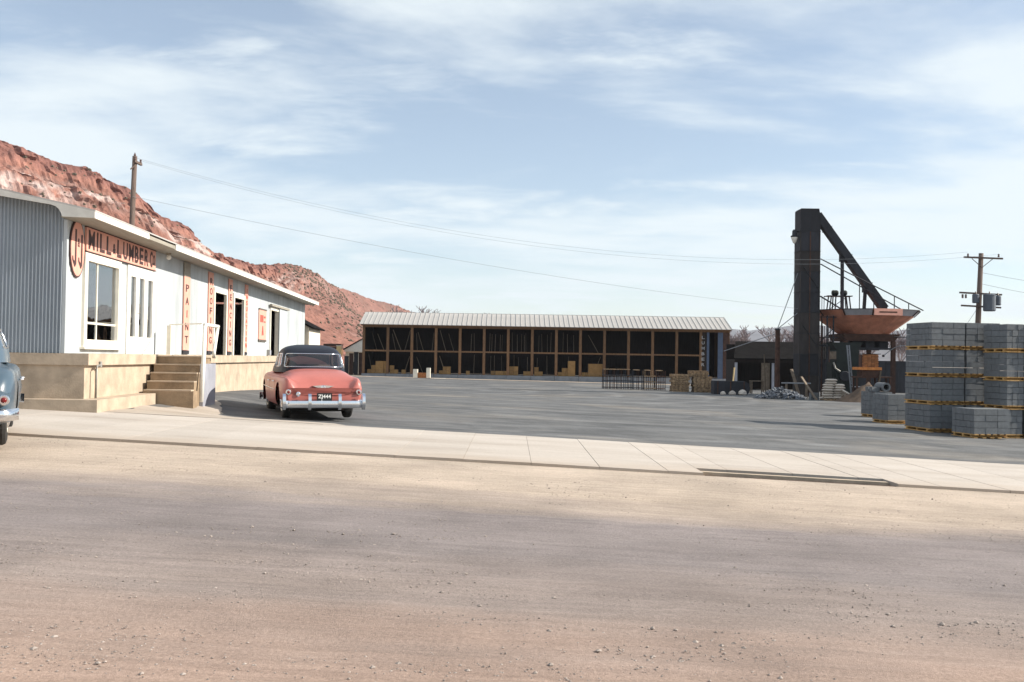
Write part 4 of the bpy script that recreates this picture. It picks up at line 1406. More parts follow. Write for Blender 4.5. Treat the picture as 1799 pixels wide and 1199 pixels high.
# low dark lean-to
ls = thing('low_open_shed', 'low open-front shed under a black sloping tar roof', 'shed', (18.45, 80, gz(20, 80)))
Hh = 2.55
q = MB(); q.prism([(-0.3, Hh + 0.02), (3.4, Hh + 1.5), (3.4, Hh + 1.58), (-0.3, Hh + 0.10)], 'x', -0.15, 9.0)
q.v = [(x + (0.95 * (y + 0.3) / 3.7 if x < 0 else 0), y, z) for x, y, z in q.v]
q.build('roof', tar_roof, ls)
MB().box(-0.05, 9.0, -0.1, 0.05, Hh - 0.25, Hh).build('header', shed_dark, ls)
for xx, m_ in ((0.0, light_steel), (2.75, shaded_board), (3.05, light_steel), (5.6, shed_wood)):
    MB().box(xx, xx + (0.12 if m_ is not light_steel else 0.2), -0.06, 0.1, 0, Hh - 0.26).build('post', m_, ls)
MB().box(0.0, 9.0, 3.2, 3.3, 0, Hh + 1.3).build('back_wall', shed_dark, ls)
MB().box(-0.02, 0.06, 0.12, 3.19, 0, Hh).build('side_wall', shed_dark, ls)
MB().box(2.2, 2.74, 0.0, 0.06, 0.0, Hh - 0.26).build('inner_panel', shaded_board, ls)
wb_ = thing('work_table', 'small rough work table standing before the low black shed', 'table', (18.0, 71, gz(18, 71)))
MB().box(-0.5, 0.5, -0.3, 0.3, 0.92, 0.98).build('table_top', shaded_board, wb_)
for xx in (-0.42, 0.42):
    for yy in (-0.24, 0.24):
        MB().box(xx - 0.04, xx + 0.04, yy - 0.04, yy + 0.04, 0, 0.919).build('leg', shaded_board, wb_)
o = MB().tube([(0, 0, 0), (-0.1, 0.1, 2.9)], 0.04, 6).build('leaning_pole', board_m); o.location = (18.2, 69.3, gz(18, 69.3))
tag(o, 'slender pale pole leaning before the mouth of the low shed', 'pole')

gpst = thing('guy_post', 'thick dark post anchoring the elevator guy wires', 'post', (18.67, 68, gz(18.7, 68)))
MB().tube([(0, 0, 0), (0, 0, 4.6)], [0.19, 0.16], 12).build('shaft', dark_rust, gpst)
MB().tube([(0, 0, 4.6), (0, 0, 4.72)], 0.2, 12).build('cap', black_steel, gpst)

# rubble pile
def rubble():
    q = MB()
    r2 = random.Random(4)
    base_v = [(0, 0, 1), (0.9, 0, 0.3), (0.28, 0.85, 0.35), (-0.72, 0.53, 0.3), (-0.72, -0.53, 0.35), (0.28, -0.85, 0.3), (0, 0, -0.5)]
    base_f = [(0, 1, 2), (0, 2, 3), (0, 3, 4), (0, 4, 5), (0, 5, 1), (6, 2, 1), (6, 3, 2), (6, 4, 3), (6, 5, 4), (6, 1, 5)]
    for k in range(420):
        a = r2.random() * 6.28; rr = r2.random() ** 0.6
        x = 1.6 * rr * math.cos(a); y = 1.0 * rr * math.sin(a)
        hmax = 0.78 * (1 - rr) ** 0.8
        z = hmax * r2.uniform(0.6, 1.0)
        s = r2.uniform(0.07, 0.17)
        R_ = Matrix.Rotation(r2.random() * 6, 3, 'Z') @ Matrix.Rotation(r2.random() * 6, 3, 'X')
        q.add([tuple(R_ @ Vector((v[0] * s, v[1] * s, v[2] * s * 0.8)) + Vector((x, y, z + s * 0.3))) for v in base_v], base_f)
    o = q.build('rubble_pile', rock_m, fix=False)
    o.location = (17.1, 61.5, gz(17, 61.5))
    o['kind'] = 'stuff'
    tag(o, 'heap of bluish grey broken concrete rubble before the low shed', 'rubble')


rubble()

# hollow block mesh
def hollow_block(L=0.39, W=0.19, H=0.19):
    q = MB()
    t_ = 0.032
    xs_ = [-L / 2, -L / 2 + t_, -t_ / 2, t_ / 2, L / 2 - t_, L / 2]
    ys_ = [-W / 2, -W / 2 + t_, W / 2 - t_, W / 2]
    for i in range(5):
        for j in range(3):
            if j == 1 and i in (1, 3):
                continue
            q.box(xs_[i], xs_[i + 1], ys_[j], ys_[j + 1], 0, H)
    import bmesh
    me = q.mesh('block', block_m, fix=False)
    bm = bmesh.new(); bm.from_mesh(me)
    bmesh.ops.remove_doubles(bm, verts=bm.verts, dist=1e-5)
    # drop interior duplicate faces
    seen = {}
    for f in bm.faces:
        key = tuple(sorted(v.index for v in f.verts))
        seen.setdefault(key, []).append(f)
    bmesh.ops.delete(bm, geom=[f for fl in seen.values() if len(fl) > 1 for f in fl], context='FACES')
    bmesh.ops.recalc_face_normals(bm, faces=bm.faces)
    bm.to_mesh(me); bm.free()
    return me


HB = hollow_block()
SB = MB().box(-0.194, 0.194, -0.094, 0.094, 0, 0.185).mesh('block', block_m)
SLIM = MB().box(-0.195, 0.195, -0.095, 0.095, 0, 0.165).mesh('block', block_m)
o = obj('loose_block', HB, None, (18.95, 60.6, gz(18.9, 60.6)), 0.2); o.scale = (1.35, 1.6, 2.5)
tag(o, 'single grey concrete block standing at the end of the rubble heap', 'block')

# plank on trestles and leaning planks beside the tower
pk = thing('plank_bench', 'pale plank laid on short props in front of the elevator tower', 'plank', (18.35, 62.5, gz(18.3, 62.5)))
MB().box(-0.9, 0.95, -0.12, 0.12, 0.98, 1.05).build('plank', base_conc, pk)
for xx in (-0.6, 0.7):
    MB().box(xx - 0.06, xx + 0.06, -0.08, 0.08, 0, 0.98).build('prop', shaded_board, pk)
for (x, y, dx, h, lab) in ((18.95, 60.0, -0.75, 1.45, 'wide grey-brown plank slanting down in front of the elevator tower'),
                           (18.85, 63.2, -0.35, 1.9, 'short pinkish plank leaning on the elevator tower foot')):
    o = MB().bar((0, 0, 0), (dx, 0.8, h), 0.22, 0.06).build('leaning_plank', shaded_board); o.location = (x, y, gz(x, y))
    tag(o, lab, 'plank')

# cement bags
bagm = None


def bag_mesh():
    q = MB()
    nx_, ny_ = 8, 5
    for sgn in (1, -1):
        for i in range(nx_ + 1):
            for j in range(ny_ + 1):
                u = i / nx_ * 2 - 1; v = j / ny_ * 2 - 1
                th = 0.085 * (1 - abs(u) ** 4) ** 0.5 * (1 - abs(v) ** 4) ** 0.5
                q.v.append((u * 0.36 * (1 - 0.06 * v * v), v * 0.22 * (1 - 0.08 * u * u), sgn * th))
    n1 = (nx_ + 1) * (ny_ + 1)
    for s in (0, 1):
        for i in range(nx_):
            for j in range(ny_):
                a = s * n1 + i * (ny_ + 1) + j
                f = (a, a + ny_ + 1, a + ny_ + 2, a + 1)
                q.f.append(f if s == 0 else f[::-1])
    me = q.mesh('cement_bag', bag_m, smooth=True, fix=False)
    return me


bagm = bag_mesh()
lay = 0
gb = gz(19.8, 60)
for k in range(8):
    n = 2 if k < 6 else 1
    for i in range(n):
        o = obj('cement_bag', bagm, None, (19.62 + (i * 0.66 if n == 2 else 0.33) + rng.uniform(-0.05, 0.05) - (0.12 if k > 5 else 0), 60 + rng.uniform(-0.05, 0.05), gb + 0.20 + k * 0.155), rng.uniform(-0.12, 0.12))
        tag(o, f'white cement bag, {BAYN[k]} layer up, ' + ('tower side' if n == 2 and i == 0 else 'hopper side' if n == 2 else 'alone') + ', in the neat bag stack', 'bag', 'stacked cement bags')
for k, (x, y, z, rx) in enumerate(((20.75, 59.8, 0.30, 0.5), (20.95, 59.9, 0.12, 0.2), (20.65, 59.7, 0.52, 0.55), (21.15, 59.7, 0.09, 0.0))):
    o = obj('cement_bag', bagm, None, (x, y, gb + z), rng.uniform(-0.4, 0.4))
    o.rotation_euler = (0, rx, o.rotation_euler[2])
    tag(o, 'white cement bag slumped beside the neat stack, ' + ('leaning', 'half fallen', 'uppermost', 'lying flat')[k], 'bag', 'slumped cement bags')
o = obj('bag_pallet', fpm, None, (20.0, 60, gb - 0.03)); o.scale = (1.3, 1, 0.95)
tag(o, 'low wooden pallet under the stacked white cement bags', 'pallet')

# ---------------------------------------------------------------- batching plant
TY = 66.0
tg = gz(20, TY)
tw = thing('bucket_elevator', 'tall black steel bucket elevator tower with slanting discharge chute', 'elevator', (20.28, TY, tg))
ztop = 12.1 - tg
zz = 0.0
hs = [1.5, 1.45, 1.4, 1.45, 1.4, 1.4, 1.4, 1.35]
for i, h in enumerate(hs):
    w = 0.72 if i == 0 else 0.70
    MB().box(-w, w, -0.0, 1.3, zz + 0.004, zz + h - 0.03).build('casing_section', brown_plate if i in (0, 2, 3, 6) else black_steel, tw)
    MB().box(-w - 0.03, w + 0.03, -0.03, 1.33, zz + h - 0.028, zz + h + 0.002).build('flange', black_steel, tw)
    for xx in (-0.66, 0.0, 0.66):
        MB().box(xx - 0.035, xx + 0.035, -0.03, -0.002, zz + 0.02, zz + h - 0.03).build('stiffener', dark_rust if xx == 0 else brown_plate, tw)
    zz += h
q = MB(); q.prism([(-0.68, zz + 0.004), (0.70, zz + 0.004), (0.70, ztop - 0.55), (0.60, ztop), (-0.62, ztop), (-0.68, ztop - 0.08)], 'y', 0, 1.3); q.build('head_casing', black_steel, tw)
for (zc, zs) in ((ztop - 4.0, 1), (ztop - 8.0, 1)):
    MB().bar((-0.45, -0.02, zc), (0.6, -0.02, zc - 1.5), 0.06, 0.03).build('brace_strap', black_steel, tw)
q = MB()
a = Vector((0.64, 0.65, ztop - 0.34)); b = Vector((5.32, 0.65, 5.35 - tg))
q.bar(a, b, 0.62, 0.52); q.build('chute', black_steel, tw)
MB().box(5.0, 5.45, 0.35, 0.95, 5.12 - tg, 5.5 - tg).build('chute_spout', black_steel, tw)
for s in (0.15, 0.45, 0.75):
    p = a.lerp(b, s)
    d_ = (b - a).normalized()
    MB().bar(p, p + d_ * 0.05, 0.70, 0.60).build('chute_flange', black_steel, tw)
MB().box(-0.46, -0.20, 0.30, 0.36, ztop - 1.2, ztop - 0.9).build('inspection_plate', black_steel, tw)

yl = thing('yard_lamp', 'bell-shaped yard lamp with pale globe fixed high on the elevator tower', 'lamp', (19.28, TY + 0.3, 10.05))
MB().lathe([(0.02, -0.35), (0.10, -0.28), (0.20, -0.02), (0.235, 0.10)], 16).build('globe', white_paint, yl, smooth=True)
MB().lathe([(0.25, 0.10), (0.25, 0.18), (0.16, 0.24), (0.15, 0.52), (0.08, 0.62)], 16).build('hood', black_steel, yl, smooth=True)
MB().tube([(0.05, 0, 0.5), (0.31, 0, 0.5)], 0.035, 8).build('bracket', black_steel, yl)

# 12-sided aggregate hopper
HX, HY = 24.75, 68.2
hp = thing('aggregate_hopper', 'rust-red funnel-shaped aggregate hopper with pale steel side boards', 'hopper', (HX, HY, tg))
NF = 12
ROT = math.radians(-90 + 5)


def ring(R_, z, k):
    an = ROT + 2 * math.pi * (k - 0.5) / NF
    return Vector((R_ * math.cos(an), R_ * math.sin(an), z))


z_b, z_m, z_t = 3.55 - tg, 4.82 - tg, 5.22 - tg
z_b += 0.06
Rb, Rm, Rt = 1.72, 3.36, 3.78
for k in range(NF):
    p = [ring(Rb, z_b, k), ring(Rb, z_b, k + 1), ring(Rm, z_m, k + 1), ring(Rm, z_m, k)]
    inn = [v * 0.97 if False else Vector((v.x * 0.975, v.y * 0.975, v.z)) for v in p]
    q = MB(); q.add([tuple(v) for v in p + inn], [(0, 1, 2, 3), (7, 6, 5, 4), (0, 4, 5, 1), (1, 5, 6, 2), (2, 6, 7, 3), (3, 7, 4, 0)])
    q.build('funnel_plate', rust_steel, hp)
    p = [ring(Rm, z_m + 0.005, k), ring(Rm, z_m + 0.005, k + 1), ring(Rt, z_t, k + 1), ring(Rt, z_t, k)]
    inn = [Vector((v.x * 0.98, v.y * 0.98, v.z)) for v in p]
    q = MB(); q.add([tuple(v) for v in p + inn], [(0, 1, 2, 3), (7, 6, 5, 4), (0, 4, 5, 1), (1, 5, 6, 2), (2, 6, 7, 3), (3, 7, 4, 0)])
    m_ = rust_steel if k in (9, 10) else light_steel
    q.build('side_board', m_, hp)
    e = MB().bar(ring(Rm * 1.005, z_m, k), ring(Rt * 1.005, z_t, k), 0.09, 0.06); e.build('seam_angle', dark_rust, hp)
    MB().bar(ring(Rt * 1.004, z_t, k), ring(Rt * 1.004, z_t, k + 1), 0.05, 0.05).build('rim_bar', black_steel, hp)
p0, p1 = ring(Rt * 1.012, 0, 0), ring(Rt * 1.012, 0, 1)
pm_ = (p0 + p1) / 2
ang = math.atan2((p1 - p0).y, (p1 - p0).x)
Rp = Matrix.Translation((pm_.x, pm_.y - 0.02, 0)) @ Matrix.Rotation(ang, 4, 'Z')
MB().box(-0.98, 0.98, -0.05, 0.02, z_m - 0.03, z_t + 0.02, Rp).build('name_panel', peach, hp)
MB().box(-0.02 - 0.62, -0.02 + 0.62, -0.056, -0.051, (z_m + z_t) / 2 - 0.06, (z_m + z_t) / 2 + 0.03, Rp).build('faded_lettering', dark_rust, hp)
# weigh batcher and frame under the funnel
q = MB(); q.prism([(-2.0, z_b - 0.01), (2.0, z_b - 0.01), (1.6, z_b - 0.5), (-1.7, z_b - 0.5)], 'y', -1.6, 1.6); q.build('throat', dark_rust, hp)
for i, xx in enumerate((-0.95, 0.05, 1.0)):
    MB().box(xx - 0.30, xx + 0.30, -1.2, 1.2, z_b - 0.95, z_b - 0.51).build('gate_box', black_steel, hp)
LEGS = [(-1.75, -1.45), (1.55, -1.45), (0.95, 1.5), (-1.75, 1.5)]
for lx, ly in LEGS:
    MB().box(lx - 0.13, lx + 0.13, ly - 0.13, ly + 0.13, 0, z_b - 0.5).build('leg', dark_rust, hp)
MB().box(-1.88, 1.68, -1.52, -1.38, z_b - 1.1, z_b - 0.96).build('girder', black_steel, hp)
MB().box(-1.88, 1.68, 1.40, 1.55, z_b - 1.1, z_b - 0.96).build('girder', black_steel, hp)
MB().tube([(1.55, -1.6, z_b - 0.2), (3.4, -1.6, z_b - 0.2)], 0.04, 6).build('stay_pipe', black_steel, hp)

# work platform with motors on top of the hopper's left rim
pl = thing('motor_platform', 'small black steel platform carrying two motors above the hopper rim', 'platform', (22.65, TY + 1.2, 5.15))
MB().box(-0.85, 0.85, -0.4, 0.4, 1.02, 1.08).build('deck', black_steel, pl)
for xx in (-0.75, -0.35, 0.45, 0.8):
    MB().bar((xx, -0.3, -0.25), (xx * 0.8, -0.3, 1.02), 0.07).build('leg', black_steel, pl)
    MB().bar((xx, 0.3, -0.25), (xx * 0.8, 0.3, 1.02), 0.07).build('leg', black_steel, pl)
MB().bar((-0.75, -0.3, 0.1), (0.35, -0.3, 0.9), 0.04).build('brace', black_steel, pl)
for xx in (-0.25, 0.35):
    mt = Matrix.Translation((xx - 0.2, 0, 1.28)) @ Matrix.Rotation(math.pi / 2, 4, 'Y')
    MB().lathe([(0.16, 0), (0.19, 0.05), (0.19, 0.34), (0.14, 0.42)], 12, mt).build('motor', machine_m, pl, smooth=False)
for xx in (-1.15, -1.0):
    MB().bar((xx, 0, -0.3), (xx, 0, 1.05), 0.035).build('upright', black_steel, pl)

# stair rail from tower to far rim, and the chute props
hr = thing('chute_handrail', 'long black pipe handrail sloping from the tower to the far hopper rim', 'handrail', (20.98, TY - 0.35, 0))
MB().tube([(0.0, 0.3, 8.65), (7.0, 0.2, 5.22)], 0.04, 6).build('top_rail', black_steel, hr)
MB().tube([(0.0, 0.3, 8.30), (5.6, 0.2, 5.22)], 0.04, 6).build('lower_rail', black_steel, hr)
for s in (0.38, 0.52, 0.72, 0.86):
    zt_ = 8.65 - (8.65 - 5.22) * s
    MB().bar((7.0 * s, 0.25, 5.1), (7.0 * s, 0.25, zt_), 0.05).build('baluster', black_steel, hr)
MB().tube([(0.0, 0.3, 6.1), (1.5, 0.25, 5.2)], 0.05, 6).build('stay', black_steel, hr)
for (x, zt_, xb, lab) in ((22.7, 8.7, 22.72, 'tall black prop carrying the upper end of the chute'), (24.3, 6.6, 24.22, 'short black prop carrying the lower end of the chute')):
    t = thing('chute_prop', lab, 'prop', (x, TY + 0.65, 5.2))
    MB().bar((xb - x, 0.0, -0.1), (0, 0, zt_ - 5.3), 0.22, 0.18).build('strut', black_steel, t)
    MB().bar((0, 0, zt_ - 5.35), (0.0, 0, zt_ - 4.75), 0.36, 0.3).build('saddle', black_steel, t)
    MB().box(-0.45, 0.5, -0.25, 0.25, -0.16, -0.1).build('foot_plate', black_steel, t)

# scaffold ladder between tower and hopper, block machine, barrel
lf_ = thing('access_frame', 'spindly black steel frame with ladder between the tower and the hopper', 'frame', (21.0, TY + 0.2, tg))
for xx in (0.25, 0.62, 1.05):
    MB().bar((xx, 0.2, 0), (xx, 0.2, 5.6), 0.09).build('upright', dark_rust if xx == 0.25 else black_steel, lf_)
for xx in (0.38, 0.50, 0.78, 0.92):
    MB().bar((xx, 0.4, 0.5), (xx, 0.4, 4.9), 0.035).build('rod', black_steel, lf_)
for z in (1.2, 2.2, 3.55, 4.1, 5.5):
    MB().bar((-0.1, 0.2, z), (2.3 if z == 3.55 else 1.4, 0.2, z), 0.13 if z == 3.55 else 0.06).build('crossbar', black_steel, lf_)
MB().bar((-0.05, 0.15, 3.6), (1.1, 0.15, 4.8), 0.05).build('brace', black_steel, lf_)
ld = thing('timber_ladder', 'pale slanting ladder rail leaning on the dark block machine', 'ladder', (21.35, 61.4, gz(21.3, 61.4)))
for yy in (0, 0.4):
    MB().bar((0.38, yy, 0.0), (0.05, yy, 3.5), 0.07, 0.07).build('rail', base_conc, ld)
for i in range(9):
    z = 0.35 + i * 0.36
    xr = 0.38 - 0.33 * z / 3.5
    MB().bar((xr, 0.03, z), (xr, 0.37, z), 0.03).build('rung', base_conc, ld)
bm_ = thing('block_machine', 'dark green block-making machine standing under the hopper', 'machine', (22.0, 63.4, gz(22, 63.4)))
MB().box(-0.95, 0.55, -0.6, 0.6, 0.35, 3.2).build('body', machine_m, bm_)
MB().box(-1.2, -0.96, -0.5, 0.5, 0.35, 2.4).build('side_box', machine_m, bm_)
q = MB(); q.prism([(-0.9, 3.2), (0.5, 3.2), (0.8, 3.7), (-1.2, 3.7)], 'y', -0.55, 0.55); q.build('feed_hopper', machine_m, bm_)
for xx in (-0.85, 0.45):
    for yy in (-0.5, 0.5):
        MB().box(xx - 0.08, xx + 0.08, yy - 0.08, yy + 0.08, 0, 0.35).build('foot', black_steel, bm_)
MB().lathe([(0.30, -0.06), (0.34, -0.04), (0.34, 0.04), (0.30, 0.06)], 18, Matrix.Translation((-0.4, -0.68, 1.5)) @ Matrix.Rotation(math.pi / 2, 4, 'X')).build('flywheel', black_steel, bm_)
MB().tube([(-1.1, -0.55, 2.4), (-1.0, -0.62, 2.0), (-0.7, -0.65, 1.8)], 0.06, 6).build('hose', grey_pipe, bm_)
MB().box(-1.35, -0.98, -0.7, -0.51, 2.6, 3.1).build('gauge_box', shaded_board, bm_)
br = thing('steel_barrel', 'dark steel barrel with pale rim standing below the block machine', 'barrel', (21.75, 61.0, gz(21.7, 61)))
MB().lathe([(0.27, 0), (0.285, 0.02), (0.28, 0.3), (0.29, 0.31), (0.28, 0.33), (0.28, 0.6), (0.29, 0.61), (0.28, 0.63), (0.285, 0.86)], 18).build('drum', black_steel, br, smooth=False)
MB().lathe([(0.295, 0.85), (0.30, 0.88), (0.27, 0.89)], 18).build('rim', light_steel, br)
ct = thing('delivery_stand', 'timber stand with an orange tray outside the block machine', 'stand', (22.3, 60.4, gz(22.3, 60.4)))
MB().box(-0.85, 0.60, -0.55, 0.55, 1.95, 2.12).build('tray', orange_m, ct)
MB().box(-0.95, 1.3, -0.4, 0.4, 1.45, 1.55).build('beam_deck', dark_rust, ct)
for xx in (-0.85, 0.5, 1.2):
    MB().box(xx - 0.05, xx + 0.05, -0.35, -0.25, 0, 1.449).build('leg', dark_rust, ct)
    MB().box(xx - 0.05, xx + 0.05, 0.25, 0.35, 0, 1.449).build('leg', dark_rust, ct)
MB().box(-0.6, 0.5, -0.45, 0.45, 1.551, 1.949).build('riser_block', dark_rust, ct)
MB().bar((0.3, -0.5, 0.02), (0.55, -0.5, 1.9), 0.08).build('prop', board_m, ct)
bk = thing('brick_pile', 'square brown brick pile on the orange tray under the hopper', 'bricks', (22.3, 60.4, gz(22.3, 60.4) + 2.121))
bme = MB().box(-0.105, 0.105, -0.05, 0.05, 0, 0.085).mesh('brick', brick_m)
for c in range(9):
    for i in range(4):
        for j in range(3):
            obj('brick', bme, bk, (-0.38 + i * 0.225 + (0.02 if c % 2 else 0), -0.42 + j * 0.11, c * 0.088), rng.uniform(-0.03, 0.03))
MB().box(-0.5, 0.45, -0.09, 0.4, 0, 0.78).build('inner_mass', dark_rust, bk)
MB().box(-0.55, 0.55, -0.5, 0.45, 0.80, 0.84).build('cover_board', shed_dark, bk)

# spoil heap
def heap(name, cx, cy, rx, ry, h, m_, lab, cat):
    q = MB()
    n, mm = 26, 9
    q.v.append((0, 0, h))
    for k in range(1, mm + 1):
        r_ = k / mm
        for i in range(n):
            a = 2 * math.pi * i / n
            z = h * (1 - r_) ** 1.1 * (1 + 0.25 * noise.noise(Vector((math.cos(a) * r_ * 3, math.sin(a) * r_ * 3, cx))))
            w = 1 + 0.15 * noise.noise(Vector((math.cos(a) * 2, math.sin(a) * 2, cy)))
            q.v.append((rx * r_ * w * math.cos(a), ry * r_ * w * math.sin(a), z - 0.03 * (k == mm)))
    for i in range(n):
        q.f.append((0, 1 + i, 1 + (i + 1) % n))
    for k in range(mm - 1):
        for i in range(n):
            a0 = 1 + k * n + i; a1 = 1 + k * n + (i + 1) % n
            q.f.append((a0, a0 + n, a1 + n, a1))
    o = q.build(name, m_, smooth=True, fix=True)
    o.location = (cx, cy, gz(cx, cy))
    tag(o, lab, cat)
    return o


heap('spoil_heap', 21.6, 58.5, 2.1, 1.6, 1.25, dirt_pile_m, 'brown heap of sand sloping beside the bag stack', 'sand heap')
wlh = thing('yard_wall', 'low dark board wall behind the hopper legs', 'wall', (28.6, 78, gz(28, 78)))
for i in range(9):
    MB().box(-4.5 + i * 1.0, -4.5 + i * 1.0 + 0.98, 0, 0.12, 0, 2.6).build('wall_panel', black_steel, wlh)
dg = thing('upright_tank', 'dark upright cylinder tank next to the tall block stacks', 'tank', (25.6, 60, gz(25.6, 60)))
MB().lathe([(0.42, 0), (0.45, 0.05), (0.45, 2.2), (0.38, 2.4), (0.1, 2.48)], 18).build('shell', machine_m, dg, smooth=False)
MB().tube([(0, 0, 2.45), (0, 0, 2.7)], 0.06, 8).build('filler_neck', black_steel, dg)
cb = thing('hanging_cable', 'thin dark cable looping from the hopper leg to the tank', 'cable', (25.95, 66.8, 1.6))
MB().tube([(-0.3 + 1.9 * t_, -3.0 * t_, 1.4 * math.sin(math.pi * min(1, t_ * 1.1)) * 0.6 + 0.5 - 0.3 * t_) for t_ in np.linspace(0, 1, 14)], 0.03, 5).build('cable_run', wire_m, cb)
MB().box(-0.36, -0.24, -0.06, 0.06, 0.42, 0.58).build('clip', black_steel, cb)


# ---------------------------------------------------------------- pallets of concrete blocks
def make_pallet(label, loc, rotz, w=1.2, d=1.3, group=None):
    t = thing('block_pallet', label, 'pallet', loc, rotz, group)
    n = 6
    key = ('pal', w, d)
    if key not in FONT_CACHE:
        FONT_CACHE[key] = (MB().box(0, 0.13, 0, d, 0, 0.028).mesh('deck_board', pallet_m), MB().box(0, w, 0, 0.09, 0, 0.07).mesh('stringer', pallet_m))
    db, sr = FONT_CACHE[key]
    for i in range(n):
        x = (w - 0.13) * i / (n - 1)
        obj('deck_board', db, t, (x, rng.uniform(-0.025, 0.01), 0.10))
        if i % 1 == 0 and i < 5:
            obj('deck_board', db, t, ((w - 0.13) * i / 4, rng.uniform(-0.03, 0.01), 0.001))
    for y in (0.14, d / 2 - 0.045, d - 0.20):
        obj('stringer', sr, t, (0, y, 0.0295))
    return t


def make_cube(label, loc, rotz, nx_, ny_, nz_, me, header=False, group=None, miss=0.0, pitch=0.196):
    """cube of blocks, only the blocks that form its outside"""
    t = thing('block_cube', label, 'blocks', loc, rotz, group)
    lx, ly = (0.195, 0.397) if header else (0.397, 0.195)
    for k in range(nz_):
        for i in range(nx_):
            for j in range(ny_):
                if 0 < i < nx_ - 1 and 0 < j < ny_ - 1 and k < nz_ - 1:
                    continue
                if k == nz_ - 1 and rng.random() < miss:
                    continue
                o = obj('block', me, t, ((i + 0.5) * lx + rng.uniform(-0.006, 0.006), (j + 0.5) * ly + rng.uniform(-0.012, 0.006), k * pitch))
                if header:
                    o.rotation_euler = (0, 0, math.pi / 2)
    return t


BR = math.radians(8.0)


def stack(x, y, tiers, cols_, lab, nx_, ny_, nz_, header=False, pitch=0.196):
    """cols_ columns side by side along the rotated X axis"""
    z0 = gz(x, y) + 0.03
    w = nx_ * (0.195 if header else 0.397) + 0.005
    d = ny_ * (0.397 if header else 0.195)
    names = ['bottom', 'second', 'third', 'top'] if tiers == 4 else ['bottom', 'top']
    for c in range(cols_):
        ox = c * (w + 0.07)
        cx, cy = x + ox * math.cos(BR), y + ox * math.sin(BR)
        z = z0
        for k in range(tiers):
            side = '' if cols_ == 1 else (', left-hand column' if c == 0 else ', right-hand column')
            tier = '' if tiers == 1 else f', {names[k]} tier'
            jx = rng.uniform(-0.025, 0.025)
            rr = BR + rng.uniform(-0.015, 0.015)
            make_pallet(f'wooden pallet under blocks, {lab}{side}{tier}', (cx + jx, cy - 0.02, z), rr, w, d + 0.05, f'pallets in the {lab}')
            make_cube(f'grey concrete blocks, {lab}{side}{tier}', (cx + jx + 0.005, cy, z + 0.129), rr, nx_, ny_, nz_, SB, header, f'block cubes in the {lab}', pitch=pitch)
            z += 0.129 + nz_ * pitch + 0.002


stack(13.85, 32.0, 4, 2, 'tall stack by the hopper', 3, 8, 4)
stack(15.80, 30.9, 4, 1, 'tall stack at the picture edge', 3, 3, 4, header=True)
stack(16.52, 30.95, 4, 1, 'tall stack beyond the picture edge', 3, 3, 4, header=True)


def low_cube(x, y, nx_, ny_, nz_, lab, me, rot=BR, miss=0.0):
    z0 = gz(x, y) + 0.03
    make_pallet(f'wooden pallet under the {lab}', (x, y - 0.02, z0), rot, nx_ * 0.397, ny_ * 0.195 + 0.04, 'pallets under the low block piles')
    make_cube(f'{lab}', (x, y, z0 + 0.129), rot, nx_, ny_, nz_, me, False, 'low block piles', miss)


low_cube(14.30, 29.9, 3, 6, 4, 'low grey block cube in front of the tall stacks', SB)
low_cube(14.25, 36.6, 2, 6, 5, 'low grey block pile left of the tall stacks', HB)
low_cube(15.5, 41.3, 2, 6, 5, 'farther low grey block pile behind the other', HB)
low_cube(15.12, 37.1, 1, 6, 5, 'narrow block pile between the low pile and tall stack', HB)
pp = thing('concrete_pipe', 'short concrete pipe lying on top of the farther low block pile', 'pipe', (15.75, 41.75, gz(15, 41) + 0.16 + 5 * 0.196))
mt = Matrix.Translation((0.25, -0.15, 0.19)) @ Matrix.Rotation(math.pi / 2, 4, 'X') @ Matrix.Translation((0, 0, -0.6))
q = MB()
n = 20
for (r_, z) in ((0.19, 0), (0.19, 0.9), (0.12, 0.9), (0.12, 0.0)):
    for i in range(n):
        a = 2 * math.pi * i / n
        q.v.append(tuple(mt @ Vector((r_ * math.cos(a), r_ * math.sin(a), z))))
for k in range(4):
    for i in range(n):
        q.f.append((k * n + i, k * n + (i + 1) % n, ((k + 1) % 4) * n + (i + 1) % n, ((k + 1) % 4) * n + i))
q.build('pipe_wall', block_m, pp)
for i, (xx, lab) in enumerate(((14.95, 'loose hollow block lying beside the concrete pipe'), (14.98, 'loose hollow block perched behind the concrete pipe'))):
    o = obj('loose_block', HB, None, (xx + 0.62, 41.5 + 0.55 * i, gz(15, 41) + 0.16 + 5 * 0.196), 0.3)
    tag(o, lab, 'block')

# ---------------------------------------------------------------- utility poles and wires
pr = thing('utility_pole', 'timber utility pole with crossarms and three transformers behind the block stacks', 'utility pole', (28.86, 60, gz(28, 60)))
pz = 8.5 - gz(28, 60)
MB().tube([(-0.15, 0, 0), (0.2, 0, pz)], [0.20, 0.14], 12).build('shaft', pole_wood, pr, smooth=True)


def crossarm(z, x0, x1, dz, name='crossarm'):
    c = MB().bar((x0, -0.18, z + dz / 2), (x1, -0.18, z - dz / 2), 0.12, 0.10).build(name, pole_wood, pr)
    return c


